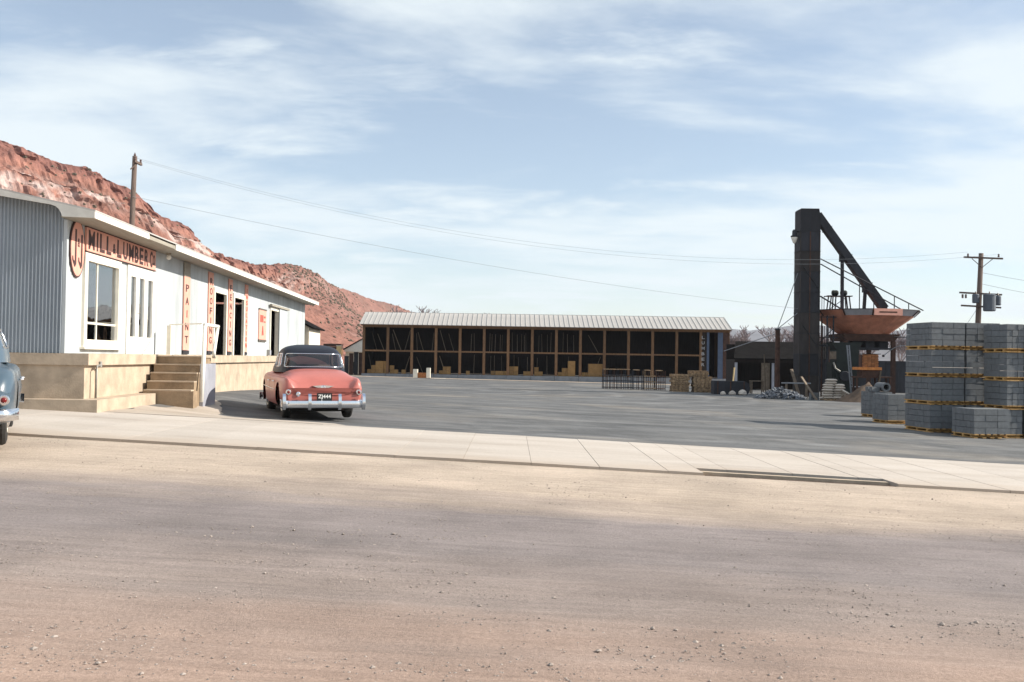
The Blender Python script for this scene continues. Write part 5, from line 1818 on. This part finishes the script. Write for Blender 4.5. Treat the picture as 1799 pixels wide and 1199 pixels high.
zt = 8.2 - gz(28, 60)
c1 = crossarm(zt, -0.95, 1.45, 0.06)
for xx in (-0.70, 1.20):
    MB().lathe([(0.05, 0), (0.07, 0.06), (0.04, 0.10), (0.065, 0.16), (0.03, 0.2)], 8, Matrix.Translation((xx, -0.18, zt + 0.06))).build('insulator', porcelain, c1)
for xx in (-0.45, 0.85):
    MB().bar((0.18, -0.16, zt - 0.6), (xx, -0.16, zt - 0.05), 0.035).build('brace', pole_wood, pr)
c2 = crossarm(5.98 - gz(28, 60), -1.2, 1.4, 0.10)
c3 = crossarm(5.18 - gz(28, 60), -1.1, 1.35, 0.10)
for (xx, zc, r_, h_) in ((-0.33, 5.65, 0.20, 0.55), (0.44, 5.40, 0.36, 1.05), (1.05, 5.55, 0.18, 0.60)):
    z = zc - gz(28, 60)
    tf = MB().lathe([(r_ * 0.85, -h_ / 2), (r_, -h_ / 2 + 0.05), (r_, h_ / 2 - 0.08), (r_ * 1.06, h_ / 2 - 0.06), (r_ * 0.8, h_ / 2)], 16, Matrix.Translation((xx, -0.24 - r_, z))).build('transformer', xfmr_m, pr)
    MB().lathe([(0.04, 0), (0.055, 0.05), (0.03, 0.09), (0.045, 0.13), (0.02, 0.17)], 8, Matrix.Translation((xx, -0.24 - r_, z + h_ / 2))).build('bushing', porcelain, tf)
for xx in (-1.05, -0.85):
    MB().box(xx - 0.04, xx + 0.04, -0.30, -0.2, 5.68 - gz(28, 60), 5.92 - gz(28, 60)).build('fuse_cutout', porcelain, pr)

plf = thing('utility_pole', 'bare timber utility pole rising behind the store roof', 'utility pole', (-20.75, 52, gz(-20, 52)))
MB().tube([(0, 0, 0), (0.26, 0, 12.1 - gz(-20, 52))], [0.18, 0.125], 12).build('shaft', pole_wood, plf, smooth=True)
zp = 11.75 - gz(-20, 52)
ca_ = MB().bar((0.42, -0.5, zp), (0.42, 0.5, zp), 0.12, 0.12).build('crossarm', pole_wood, plf)
for yy in (-0.4, 0.4):
    MB().lathe([(0.05, 0), (0.07, 0.06), (0.04, 0.10), (0.065, 0.16), (0.03, 0.2)], 8, Matrix.Translation((0.42, yy, zp + 0.06))).build('insulator', porcelain, ca_)
MB().lathe([(0.05, 0), (0.07, 0.08), (0.04, 0.12), (0.02, 0.2)], 8, Matrix.Translation((0.26, 0, 12.1 - gz(-20, 52)))).build('insulator', porcelain, plf)
MB().bar((0.24, -0.5, zp - 0.45), (0.42, -0.05, zp), 0.05).build('brace', pole_wood, plf)


def wire(a, b, sag, r_, lab, n=28):
    a = Vector(a); b = Vector(b)
    o = a.copy()
    pts = []
    for i in range(n + 1):
        t_ = i / n
        p = a.lerp(b, t_)
        p.z -= sag * 4 * t_ * (1 - t_)
        pts.append(p - o)
    ob = MB().tube(pts, r_, 5).build('power_line', wire_m)
    ob.location = o
    tag(ob, lab, 'wire')


wire((-20.33, 51.6, 11.95), (28.16, 59.82, 8.55), 2.3, 0.006, 'upper thin power line from the store pole to the transformer pole')
wire((-20.33, 52.4, 11.95), (30.06, 59.82, 8.45), 2.5, 0.006, 'second thin power line from the store pole to the transformer pole')
wire((-20.5, 51.85, 9.9), (19.58, 66.3, 5.25), 0.55, 0.009, 'lower service line from the store pole to the elevator tower')
wire((18.67, 68, 3.95), (19.58, 66.4, 7.7), 0.0, 0.03, 'steep guy wire from the anchor post to the elevator tower', 4)
wire((18.67, 68, 3.9), (19.58, 66.4, 4.95), 0.0, 0.03, 'shallow guy rod from the anchor post to the elevator tower', 4)
wire((18.67, 68, 3.6), (17.1, 78, 2.4), 0.0, 0.03, 'guy rod from the anchor post down towards the low shed', 4)
wire((28.8, 60, 5.0), (24.6, 56, 1.6), 0.1, 0.012, 'slanting stay wire from the transformer pole down behind the blocks', 6)
wire((29.1, 60, 7.3), (48, 64, 6.5), 0.5, 0.012, 'upper service wire running off from the transformer pole', 10)
wire((29.1, 60, 6.6), (48, 64, 5.4), 0.5, 0.012, 'lower service wire running off from the transformer pole', 10)


# ---------------------------------------------------------------- bare winter trees
def bare_tree(seed, h):
    r2 = random.Random(seed)
    trunk, crown = MB(), MB()

    def grow(p, d, L, r_, lvl):
        n = 3
        pts = [p]
        q = p.copy(); dd = d.copy()
        for i in range(n):
            dd = (dd + Vector((r2.uniform(-.16, .16), r2.uniform(-.16, .16), r2.uniform(-.02, .12)))).normalized()
            q = q + dd * (L / n)
            pts.append(q.copy())
        rad = [max(0.028, r_ * (1 - 0.35 * i / n)) for i in range(n + 1)]
        (trunk if lvl == 0 else crown).tube(pts, rad, 5 if lvl < 2 else 3, cap=False)
        if lvl >= 5:
            return
        kids = r2.randint(3, 4) if lvl < 4 else 3
        for k in range(kids):
            s = 1.0 if k == 0 else r2.uniform(0.35, 1.0)
            i = min(n - 1, int(s * n))
            bp = pts[i].lerp(pts[i + 1], s * n - i) if s < 1 else pts[-1]
            az = r2.random() * 6.28
            side = Vector((math.cos(az), math.sin(az), r2.uniform(0.1, 0.7)))
            nd = (dd * 0.9 + side * r2.uniform(0.5, 0.9)).normalized()
            grow(bp, nd, L * r2.uniform(0.6, 0.8), rad[-1] * r2.uniform(0.55, 0.75), lvl + 1)
    grow(Vector((0, 0, 0)), Vector((0, 0, 1)), h * 0.30, h * 0.022, 0)
    return trunk, crown


TPL = []
for sd_ in (3, 8, 14):
    a, b = bare_tree(sd_, 8.0)
    TPL.append((a.mesh('trunk', twig_m, fix=False), b.mesh('crown', twig_m, fix=False)))


def put_tree(x, y, z, s, k, rz, lab, grp, sx=1.0):
    t = thing('bare_tree', lab, 'tree', (x, y, z), rz, grp)
    t.scale = (s * sx, s * sx, s)
    a, b = TPL[k % 3]
    obj('trunk', a, t)
    obj('crown', b, t)


put_tree(-21.8, 215, 0.2, 1.95, 0, 0.3, 'leafless tree above the shed roof at the hill foot', 'bare trees over the shed', 1.1)
put_tree(-18.3, 220, 0.3, 1.95, 1, 1.3, 'broad leafless tree above the shed roof, farther from the hill', 'bare trees over the shed', 1.1)
put_tree(-27.2, 235, 0.4, 2.05, 2, 2.3, 'thin leafless tree standing against the hill slope', 'bare trees over the shed', 0.9)
put_tree(-5.4, 230, -0.4, 1.9, 2, 0.9, 'leafless tree crown just showing over the middle of the shed roof', 'bare trees over the shed', 1.2)
rt = random.Random(9)
TX = [(22.9, 128), (26.2, 150), (29.0, 140), (31.5, 155), (34.0, 150), (37.0, 158), (41, 150), (45.5, 150), (50, 158), (55.5, 150), (60, 150)]
nm_ = ['beside the shed end', 'second from the shed end', 'third from the shed end', 'fourth from the shed end', 'behind the guy post', 'left of the elevator tower',
       'hidden partly by the elevator tower', 'seen between tower and hopper', 'under the hopper', 'between the hopper legs', 'next to the tall block stack']
for i, (x, y) in enumerate(TX):
    put_tree(x, y, gz(x, y), rt.uniform(1.0, 1.4), i, rt.random() * 6, f'leafless grey-purple tree behind the yard, {nm_[i]}', 'bare trees behind the plant', 1.2)

# ---------------------------------------------------------------- clutter beyond the store end
ws = thing('small_white_shed', 'small white-roofed shed beside the end of the lumber shed', 'shed', (-18.0, 108, gz(-18, 108)))
MB().box(-0.6, 2.9, 0.3, 3.4, 0, 2.4).build('wall', white_paint, ws)
q = MB(); q.prism([(-0.8, 2.75), (1.3, 3.95), (3.3, 3.95), (3.3, 3.85), (1.3, 3.85), (-0.8, 2.62)], 'y', -0.1, 3.6); q.build('roof', tar_roof, ws)
q = MB(); q.prism([(-0.7, 2.42), (-0.7, 2.64), (1.3, 3.82), (2.9, 3.82), (2.9, 2.42)], 'y', 0.0, 3.4); q.build('gable_front', white_paint, ws)
MB().box(-0.1, 0.5, 0.18, 0.29, 0.0, 1.3).build('dark_doorway', under_m, ws)
yw = thing('yellow_board_wall', 'narrow pale yellow board wall behind the parked sedan', 'wall', (-18.6, 104, gz(-18, 104)))
MB().box(-0.25, 0.25, 0, 0.2, 0, 3.0).build('board_face', yellow_wall, yw)
MB().box(-0.28, 0.28, -0.02, 0.22, 3.0, 3.06).build('coping', cream_paint, yw)
bl = thing('brown_lumber_load', 'dark brown lumber load showing over the sedan roof', 'lumber', (-19.8, 106.5, gz(-19, 106)))
for k in range(4):
    MB().box(-1.1 + 0.05 * k, 1.0, 0, 1.4, 2.05 + 0.31 * k, 2.33 + 0.31 * k).build('plank_layer', shed_wood if k < 2 else dark_rust, bl)
for xx in (-0.9, 0.8):
    MB().box(xx - 0.1, xx + 0.1, 0.2, 1.2, 0, 2.049).build('bearer', shed_wood, bl)
for i, (x, h_) in enumerate(((-17.4, 1.9), (-16.9, 2.2), (-16.4, 2.35), (-15.9, 2.3))):
    o = MB().box(-0.2, 0.2, -0.2, 0.2, 0, h_).box(-0.22, 0.22, -0.22, 0.22, h_, h_ + 0.05).build('dark_bin', (black_steel, dark_rust)[i % 2]); o.location = (x, 102, gz(x, 102))
    tag(o, f'dark upright bin by the small white shed, {["first", "second", "third", "fourth"][i]} from the sedan', 'bin', 'dark bins by the white shed')


# ---------------------------------------------------------------- cars (local frame: +Y front, ground at z=0)
def smooth_interp(keys, x):
    """Catmull-Rom through rows of (x, values...)"""
    K = keys
    for i in range(len(K) - 1):
        if K[i][0] <= x <= K[i + 1][0]:
            break
    p1, p2 = K[i], K[i + 1]
    p0 = K[i - 1] if i > 0 else p1
    p3 = K[i + 2] if i + 2 < len(K) else p2
    t = (x - p1[0]) / (p2[0] - p1[0])
    out = []
    for c in range(1, len(p1)):
        m1 = (p2[c] - p0[c]) / max(1e-6, (p2[0] - p0[0])) * (p2[0] - p1[0])
        m2 = (p3[c] - p1[c]) / max(1e-6, (p3[0] - p1[0])) * (p2[0] - p1[0])
        t2, t3 = t * t, t * t * t
        out.append((2 * t3 - 3 * t2 + 1) * p1[c] + (t3 - 2 * t2 + t) * m1 + (-2 * t3 + 3 * t2) * p2[c] + (t3 - t2) * m2)
    return out


def half_section(zb, w, zs, zt):
    """right half of the body section, bottom centre to top centre"""
    return [(0, zb), (w * 0.45, zb), (w * 0.82, zb), (w * 0.93, zb + 0.03), (w * 0.975, zb + 0.10), (w * 0.995, zb + 0.22),
            (w * 1.0, zb + 0.33), (w * 1.0, (zb + 0.33) * 0.4 + (zs - 0.14) * 0.6), (w * 0.99, zs - 0.14), (w * 0.97, zs - 0.065), (w * 0.935, zs - 0.018), (w * 0.89, zs + 0.0),
            (w * 0.845, zs * 0.93 + zt * 0.07), (w * 0.80, zs * 0.78 + zt * 0.22), (w * 0.73, zs * 0.50 + zt * 0.50), (w * 0.63, zs * 0.24 + zt * 0.76), (w * 0.48, zs * 0.09 + zt * 0.91),
            (w * 0.30, zs * 0.02 + zt * 0.98), (w * 0.14, zt), (0, zt)]


def make_car(label, loc, rotz, body_m, roof_m, keys, cab, plate=None, scripts=None, bump_z=(0.26, 0.44), scale=(1, 1, 1), guards=(-0.90, -0.34, 0.34, 0.90)):
    t = thing('sedan_car', label, 'car', loc, rotz)
    t.scale = scale
    y0, y1 = keys[0][0], keys[-1][0]
    NS = 96
    YS = [y0 + (y1 - y0) * (0.5 - 0.5 * math.cos(math.pi * i / (NS - 1))) for i in range(NS)]
    half_n = len(half_section(0, 1, 1, 1))
    RN = 2 * half_n - 2
    q = MB()
    for y in YS:
        hs_ = half_section(*smooth_interp(keys, y))
        rg = hs_ + [(-x, z) for x, z in hs_[-2:0:-1]]
        q.v += [(x, y, z) for x, z in rg]
    for i in range(NS - 1):
        for k in range(RN):
            a, b = i * RN + k, i * RN + (k + 1) % RN
            q.f.append((a, b, b + RN, a + RN))
    q.f.append(tuple(range(RN))[::-1])
    q.f.append(tuple((NS - 1) * RN + k for k in range(RN)))
    body = q.build('body', body_m, t)
    surf = list(q.v)
    # wheel openings
    AX = (-1.38, 1.50)
    WR = 0.365
    tmp = bpy.data.objects.new('cut', None)
    cut = MB()
    for ya in AX:
        for sgn in (-1, 1):
            cut.lathe([(0.41, 0.0), (0.41, 0.5)], 28, Matrix.Translation((sgn * 0.62, ya, WR + 0.02)) @ Matrix.Rotation(sgn * math.pi / 2, 4, 'Y'))
    cme = cut.mesh('cut', under_m)
    co = bpy.data.objects.new('cut', cme)
    COL.objects.link(co)
    body.parent = None
    body.data.materials.append(under_m)
    md = body.modifiers.new('arches', 'BOOLEAN')
    md.operation = 'DIFFERENCE'; md.solver = 'EXACT'; md.object = co
    bpy.context.view_layer.update()
    me2 = bpy.data.meshes.new_from_object(body.evaluated_get(bpy.context.evaluated_depsgraph_get()))
    body.modifiers.clear()
    body.data = me2
    bpy.data.objects.remove(co); bpy.data.objects.remove(tmp)
    body.parent = t
    sm_angle(body, 35)

    def patch(name, i0, i1, k0, k1, off, m_, thick=0.0):
        """raised copy of a piece of the body surface; rows i0..i1, ring columns k0..k1"""
        p = MB()
        cols_ = list(range(k0, k1 + 1))
        cx = 0
        for i in range(i0, i1 + 1):
            for k in cols_:
                kk = k % RN
                P = Vector(surf[i * RN + kk])
                a = Vector(surf[i * RN + (kk + 1) % RN]); b = Vector(surf[i * RN + (kk - 1) % RN])
                c = Vector(surf[min(NS - 1, i + 1) * RN + kk]); d = Vector(surf[max(0, i - 1) * RN + kk])
                nrm = (a - b).cross(c - d)
                if nrm.length > 0:
                    nrm.normalize()
                ctr = Vector((0, P.y * 0.9, 0.6))
                if nrm.dot(P - ctr) < 0:
                    nrm = -nrm
                edge = (i in (i0, i1)) or (k in (cols_[0], cols_[-1]))
                p.v.append(tuple(P + nrm * (off if not edge else off * 0.1 - 0.001)))
        n = len(cols_)
        for i in range(i1 - i0):
            for k in range(n - 1):
                a = i * n + k
                p.f.append((a, a + 1, a + n + 1, a + n))
        o = p.build(name, m_, t, fix=True)
        me_ = o.data
        me_.polygons.foreach_set('use_smooth', [True] * len(me_.polygons))
        return o

    def row(y):
        return min(range(NS), key=lambda i: abs(YS[i] - y))
    # boot lid, bonnet, doors
    KT = half_n - 1
    patch('trunk_lid', row(y0 + 0.035), row(cab['yr'] - 0.10), KT - 6, KT + 6, 0.014, body_m)
    patch('hood', row(1.3), row(y1 - 0.22), KT - 6, KT + 6, 0.012, body_m)
    for side in (0, 1):
        ka, kb = (4, 10) if side == 0 else (RN - 10, RN - 4)
        for (ya, yb) in ((0.10, 1.05), (-0.86, 0.06)):
            d_ = patch('door', row(ya), row(yb), ka, kb, 0.010, body_m)
            sx = 1 if side == 0 else -1
            w_ = smooth_interp(keys, ya)[1]
            MB().tube([(sx * (w_ + 0.012), ya + 0.05, 0.80), (sx * (w_ + 0.045), ya + 0.07, 0.80), (sx * (w_ + 0.045), ya + 0.19, 0.80), (sx * (w_ + 0.012), ya + 0.21, 0.80)], 0.012, 6).build('door_handle', chrome, d_)
    # chrome side strip
    for sx in (-1, 1):
        pts = []
        for y in np.linspace(-0.85, 1.7, 14):
            w_ = smooth_interp(keys, y)[1]
            pts.append((sx * (w_ + 0.012), y, 0.63 + 0.015 * y))
        MB().tube(pts, 0.013, 6).build('side_strip', chrome, t)
    # greenhouse
    lev = cab['levels']
    NR = 128
    NL = 30
    zs_ = [lev[0][0] + (lev[-1][0] - lev[0][0]) * i / (NL - 1) for i in range(NL)]
    zs_ = [lev[0][0] + (lev[-1][0] - lev[0][0]) * (1 - (1 - i / (NL - 1)) ** 1.5) for i in range(NL)]
    V = []
    for z in zs_:
        a, yr, yf = smooth_interp(lev, z)
        yc, b = (yr + yf) / 2, (yf - yr) / 2
        e = 2 / 3.4
        for k in range(NR):
            th = 2 * math.pi * k / NR
            c, s = math.cos(th), math.sin(th)
            V.append((a * math.copysign(abs(c) ** e, c), yc + b * math.copysign(abs(s) ** e, s), z))
    paint, glass = MB(), {}
    F = []
    z_lo, z_hi = cab['win']
    vi = {}

    def add_face(key, idx):
        store_ = glass.setdefault(key, MB()) if key else paint
        mp_ = vi.setdefault(key, {})
        f = []
        for i in idx:
            if i not in mp_:
                mp_[i] = len(store_.v)
                store_.v.append(V[i])
            f.append(mp_[i])
        store_.f.append(tuple(f))
    for l in range(NL - 1):
        for k in range(NR):
            idx = (l * NR + k, l * NR + (k + 1) % NR, (l + 1) * NR + (k + 1) % NR, (l + 1) * NR + k)
            c = sum((Vector(V[i]) for i in idx), Vector()) / 4
            a, yr, yf = smooth_interp(lev, c.z)
            ux = c.x / a
            uy = (c.y - (yr + yf) / 2) / ((yf - yr) / 2)
            key = None
            if z_lo < c.z < z_hi:
                if uy < -0.74 and abs(ux) < 0.93:
                    key = 'rear_window'
                elif uy > 0.76 and abs(ux) < 0.93:
                    key = 'windshield'
                elif abs(ux) > 0.86 and -0.58 < uy < 0.66:
                    sgn = 'r' if ux > 0 else 'l'
                    if uy > 0.10:
                        key = 'side_window' + sgn + 'f'
                    elif uy < 0.02:
                        key = 'side_window' + sgn + 'b'
            add_face(key, idx)
    top = len(paint.v)
    last = [(NL - 1) * NR + k for k in range(NR)]
    add_face(None, tuple(last))
    rf = paint.build('roof', roof_m, t)
    sm_angle(rf, 50)
    for key, g in glass.items():
        nm = 'side_window' if key.startswith('side') else key
        o = g.build(nm, car_glass, t)
        o.data.polygons.foreach_set('use_smooth', [True] * len(o.data.polygons))
        cnt_ = {}
        for f in g.f:
            for a_, b_2 in zip(f, f[1:] + f[:1]):
                e_ = (min(a_, b_2), max(a_, b_2))
                cnt_[e_] = cnt_.get(e_, 0) + 1
        nb = {}
        for (a_, b_2), c_ in cnt_.items():
            if c_ == 1:
                nb.setdefault(a_, []).append(b_2); nb.setdefault(b_2, []).append(a_)
        if not nb:
            continue
        st_ = next(iter(nb))
        loop, prev, cur = [st_], None, st_
        while True:
            nx = [q_ for q_ in nb[cur] if q_ != prev]
            if not nx or nx[0] == st_ or len(loop) > 400:
                break
            prev, cur = cur, nx[0]
            loop.append(cur)
        P_ = [Vector(g.v[i_]) for i_ in loop]
        for _ in range(3):
            P_ = [(P_[i_ - 1] + P_[i_] * 2 + P_[(i_ + 1) % len(P_)]) / 4 for i_ in range(len(P_))]
        MB().tube(P_ + [P_[0], P_[1]], 0.011, 5, cap=False).build('window_trim', chrome, o, smooth=True)
    # seats seen through the glass
    MB().box(-0.66, 0.66, -0.98, 0.95, 1.098, 1.115).build('cabin_dark_cover', seat_m, t)  # added dark sheet covering the pink body top that tinted the windows
    for (yy, zt_) in ((-0.55, 1.15), (0.40, 1.17)):
        s = MB().prism([(yy - 0.10, 0.7), (yy + 0.10, 0.7), (yy + 0.02, zt_ - 0.03), (yy - 0.05, zt_), (yy - 0.12, zt_ - 0.03)], 'x', -0.60, 0.60)
        s.build('seat', seat_m, t)
    MB().lathe([(0.17, -0.01), (0.185, 0), (0.17, 0.01)], 18, Matrix.Translation((-0.35, 0.78, 1.10)) @ Matrix.Rotation(1.1, 4, 'X')).build('steering_wheel', seat_m, t)
    # wheels
    for ya in AX:
        for sx in (-1, 1):
            wh = obj('wheel', None, t, (sx * 0.72, ya, WR))
            mt_ = Matrix.Rotation(sx * math.pi / 2, 4, 'Y')
            MB().lathe([(0.20, -0.09), (0.30, -0.10), (0.345, -0.085), (WR, -0.05), (WR, 0.05), (0.345, 0.085), (0.30, 0.10), (0.20, 0.09)], 32, mt_).build('tyre', rubber, wh, smooth=False)
            MB().lathe([(0.215, 0.085), (0.21, 0.10), (0.18, 0.095), (0.16, 0.085)], 28, mt_).build('rim', cream_paint, wh)
            MB().lathe([(0.155, 0.087), (0.15, 0.105), (0.11, 0.12), (0.05, 0.135), (0.01, 0.137)], 24, mt_).build('hubcap', chrome, wh, smooth=True)
    # rear and front bumpers
    for (sy, yb) in ((-1, y0), (1, y1)):
        q2 = MB()
        path = []
        for i in range(25):
            u = i / 24 * 2 - 1
            xx = u * 0.955
            yy = yb + sy * (0.12 - 0.07 * u * u - 0.40 * max(0, abs(u) - 0.90) / 0.10 * 0.55)
            path.append((xx, yy))
        sec = [(-0.02, bump_z[0]), (0.035, bump_z[0] + 0.02), (0.05, (bump_z[0] + bump_z[1]) / 2), (0.035, bump_z[1] - 0.02), (-0.02, bump_z[1])]
        for (xx, yy) in path:
            for (o_, z) in sec:
                q2.v.append((xx, yy + sy * o_, z))
        n = len(sec)
        for i in range(24):
            for k in range(n):
                a = i * n + k; b = i * n + (k + 1) % n
                q2.f.append((a, b, b + n, a + n))
        q2.f.append(tuple(range(n))); q2.f.append(tuple(24 * n + k for k in range(n)))
        bo = q2.build('bumper', chrome, t)
        sm_angle(bo, 40)
        for xx in (guards if sy < 0 else (-0.34, 0.34)):
            yo = yb + sy * (0.12 - 0.07 * (xx / 0.955) ** 2)
            g = MB()
            pf = [(0.05, bump_z[0] - 0.03), (0.085, bump_z[0] + 0.02), (0.10, (bump_z[0] + bump_z[1]) / 2), (0.09, bump_z[1] + 0.05), (0.055, bump_z[1] + 0.13), (0.015, bump_z[1] + 0.14), (0.01, bump_z[0])]
            g.prism([(yo + sy * p_, z) for p_, z in pf], 'x', xx - 0.035, xx + 0.035)
            sm_angle(g.build('bumper_guard', chrome, bo), 50)
        MB().box(-0.6, 0.6, yb + sy * 0.0 - 0.02, yb + sy * 0.10, bump_z[0] + 0.04, bump_z[0] + 0.08).build('bumper_bracket', under_m, bo)
    # tail lamps on the fender ends
    for sx in (-1, 1):
        tl = MB().lathe([(0.062, 0.0), (0.062, 0.05), (0.05, 0.065)], 16, Matrix.Translation((sx * 0.80, y0 + 0.03, 0.60)) @ Matrix.Rotation(math.pi / 2, 4, 'X')).build('tail_lamp', chrome, t, smooth=False)
        MB().lathe([(0.034, 0.066), (0.03, 0.078), (0.015, 0.085)], 14, Matrix.Translation((sx * 0.80, y0 + 0.03, 0.60)) @ Matrix.Rotation(math.pi / 2, 4, 'X')).build('lens', red_lens, tl, smooth=True)
        MB().lathe([(0.095, 0.0), (0.095, 0.05), (0.07, 0.07), (0.02, 0.08)], 18, Matrix.Translation((sx * 0.68, y1 - 0.10, 0.70)) @ Matrix.Rotation(-math.pi / 2, 4, 'X')).build('headlamp', chrome, t, smooth=False)
    MB().lathe([(0.05, 0.0), (0.05, 0.05), (0.03, 0.06)], 14, Matrix.Translation((-0.58, y0 + 0.02, 0.56)) @ Matrix.Rotation(math.pi / 2, 4, 'X')).build('reversing_lamp', chrome, t)
    MB().box(-0.5, 0.5, y1 - 0.04, y1 + 0.03, 0.50, 0.56).box(-0.4, 0.4, y1 - 0.05, y1 + 0.03, 0.62, 0.66).build('grille', chrome, t)
    # trunk emblem with wings, number plate
    ze = cab.get('emb_z', 0.70)

    def surf_y(z):
        return next(y for y in np.linspace(y0, -1.3, 200) if smooth_interp(keys, y)[3] >= z)
    ye = surf_y(ze - 0.02) - 0.012
    em = MB()
    em.prism([(-0.25, ze + 0.03), (-0.06, ze + 0.045), (0.06, ze + 0.045), (0.25, ze + 0.03), (0.08, ze - 0.02), (-0.08, ze - 0.02)], 'y', ye - 0.05, ye + 0.03)
    em.lathe([(0.05, 0.0), (0.05, 0.03), (0.03, 0.05)], 12, Matrix.Translation((0, ye - 0.04, ze - 0.005)) @ Matrix.Rotation(math.pi / 2, 4, 'X'))
    em.build('emblem', chrome, t)
    if plate:
        pl_ = MB().box(-0.17, 0.17, y0 - 0.10, y0 - 0.085, bump_z[1] - 0.02, bump_z[1] + 0.145).build('number_plate', black_plate, t)
        obj('plate_number', text_mesh(plate, white_letter, 0.105, 0.29, 0.004, 0.02), pl_, (0, y0 - 0.1005, bump_z[1] + 0.062))
        MB().box(-0.05, 0.05, y0 - 0.084, y0 + 0.0, bump_z[1] + 0.0, bump_z[1] + 0.03).build('plate_bracket', under_m, t)
    if scripts:
        for xx, w_, tx in scripts:
            obj('chrome_script', text_mesh(tx, chrome, 0.04, w_, 0.006, 0.01), t, (xx, surf_y(0.62) - 0.03, 0.655))
    MB().tube([(u * 0.70, y0 - 0.002 + 0.03 * u * u, 0.545) for u in np.linspace(-1, 1, 13)], 0.014, 6).build('lid_moulding', body_m, t)
    MB().box(-0.70, 0.70, y0 + 0.4, y1 - 0.3, 0.17, 0.26).build('chassis', under_m, t)
    MB().tube([(0.45, y0 - 0.02, 0.24), (0.45, y0 + 0.9, 0.24)], 0.025, 8).build('exhaust_pipe', dark_rust, t)
    return t


KEY1 = [(-2.36, 0.36, 0.82, 0.70, 0.50), (-2.32, 0.34, 0.87, 0.81, 0.56), (-2.20, 0.32, 0.90, 0.88, 0.70), (-2.0, 0.30, 0.918, 0.91, 0.86), (-1.80, 0.28, 0.922, 0.92, 0.96),
        (-1.55, 0.26, 0.925, 0.925, 1.035), (-1.1, 0.25, 0.925, 0.94, 1.09), (0.0, 0.25, 0.925, 0.96, 1.09), (1.0, 0.25, 0.92, 0.97, 1.08), (1.5, 0.26, 0.915, 0.96, 1.05),
        (2.0, 0.28, 0.89, 0.91, 0.98), (2.22, 0.32, 0.84, 0.82, 0.86), (2.36, 0.40, 0.74, 0.66, 0.62)]
CAB1 = dict(yr=-1.14, win=(1.13, 1.43), emb_z=0.70,
            levels=[(1.00, 0.83, -1.22, 1.30), (1.10, 0.815, -1.13, 1.18), (1.22, 0.775, -1.03, 1.04), (1.36, 0.750, -0.92, 0.86), (1.45, 0.712, -0.80, 0.70), (1.535, 0.640, -0.62, 0.50), (1.595, 0.51, -0.38, 0.30), (1.63, 0.31, -0.16, 0.12), (1.635, 0.20, -0.10, 0.08)])
cx_, cy_ = -4.93, 23.5
make_car('coral pink sedan with navy roof parked beside the store stairs', (cx_, cy_, gz(cx_, cy_) + 0.03), math.radians(20.5), pink_car, navy_car, KEY1, CAB1,
         plate='ZJ444', scripts=[(-0.46, 0.22, 'Plymouth'), (0.46, 0.22, 'Cranbrook')], scale=(0.965, 0.965, 1.03))

KEY2 = [(-2.36, 0.40, 0.70, 0.62, 0.56), (-2.32, 0.36, 0.80, 0.74, 0.70), (-2.22, 0.33, 0.86, 0.86, 0.86), (-2.05, 0.30, 0.90, 0.94, 0.99), (-1.75, 0.28, 0.92, 0.97, 1.08), (-1.4, 0.26, 0.925, 0.96, 1.12),
        (-1.0, 0.25, 0.925, 0.96, 1.14), (0.0, 0.25, 0.92, 0.97, 1.12), (1.0, 0.25, 0.915, 0.98, 1.10), (1.5, 0.26, 0.91, 0.97, 1.06), (2.0, 0.29, 0.88, 0.92, 0.99), (2.22, 0.33, 0.82, 0.82, 0.86), (2.36, 0.42, 0.70, 0.66, 0.62)]
CAB2 = dict(yr=-1.35, win=(1.20, 1.46), emb_y=0.03, emb_z=0.80,
            levels=[(1.02, 0.80, -1.55, 1.28), (1.12, 0.785, -1.40, 1.16), (1.25, 0.75, -1.20, 1.02), (1.38, 0.70, -1.0, 0.86), (1.48, 0.65, -0.82, 0.70), (1.56, 0.56, -0.60, 0.50), (1.62, 0.42, -0.34, 0.28), (1.65, 0.25, -0.14, 0.12), (1.655, 0.18, -0.1, 0.08)])
bx0, by0 = -7.58, 12.9
make_car('slate blue older sedan cut off by the picture edge on the dirt street', (bx0, by0, gz(bx0, by0)), math.radians(26), blue_car, blue_car, KEY2, CAB2, bump_z=(0.36, 0.50), guards=(-0.34, 0.34))


# ---------------------------------------------------------------- air
def build_haze():
    m = bpy.data.materials.new('pale_air')
    m.use_nodes = True
    t = m.node_tree
    t.nodes.clear()
    out = N(t, 'ShaderNodeOutputMaterial')
    v = N(t, 'ShaderNodeVolumePrincipled')
    v.inputs['Color'].default_value = (0.80, 0.87, 1.0, 1)
    v.inputs['Density'].default_value = 0.0001
    v.inputs['Anisotropy'].default_value = 0.0
    t.links.new(v.outputs[0], out.inputs['Volume'])
    o = MB().box(-5600, 5600, -700, 5700, -4, 330).build('haze', m)
    o['kind'] = 'stuff'
    o['label'] = 'thin pale haze in the air over the valley'
    o['category'] = 'haze'


build_haze()
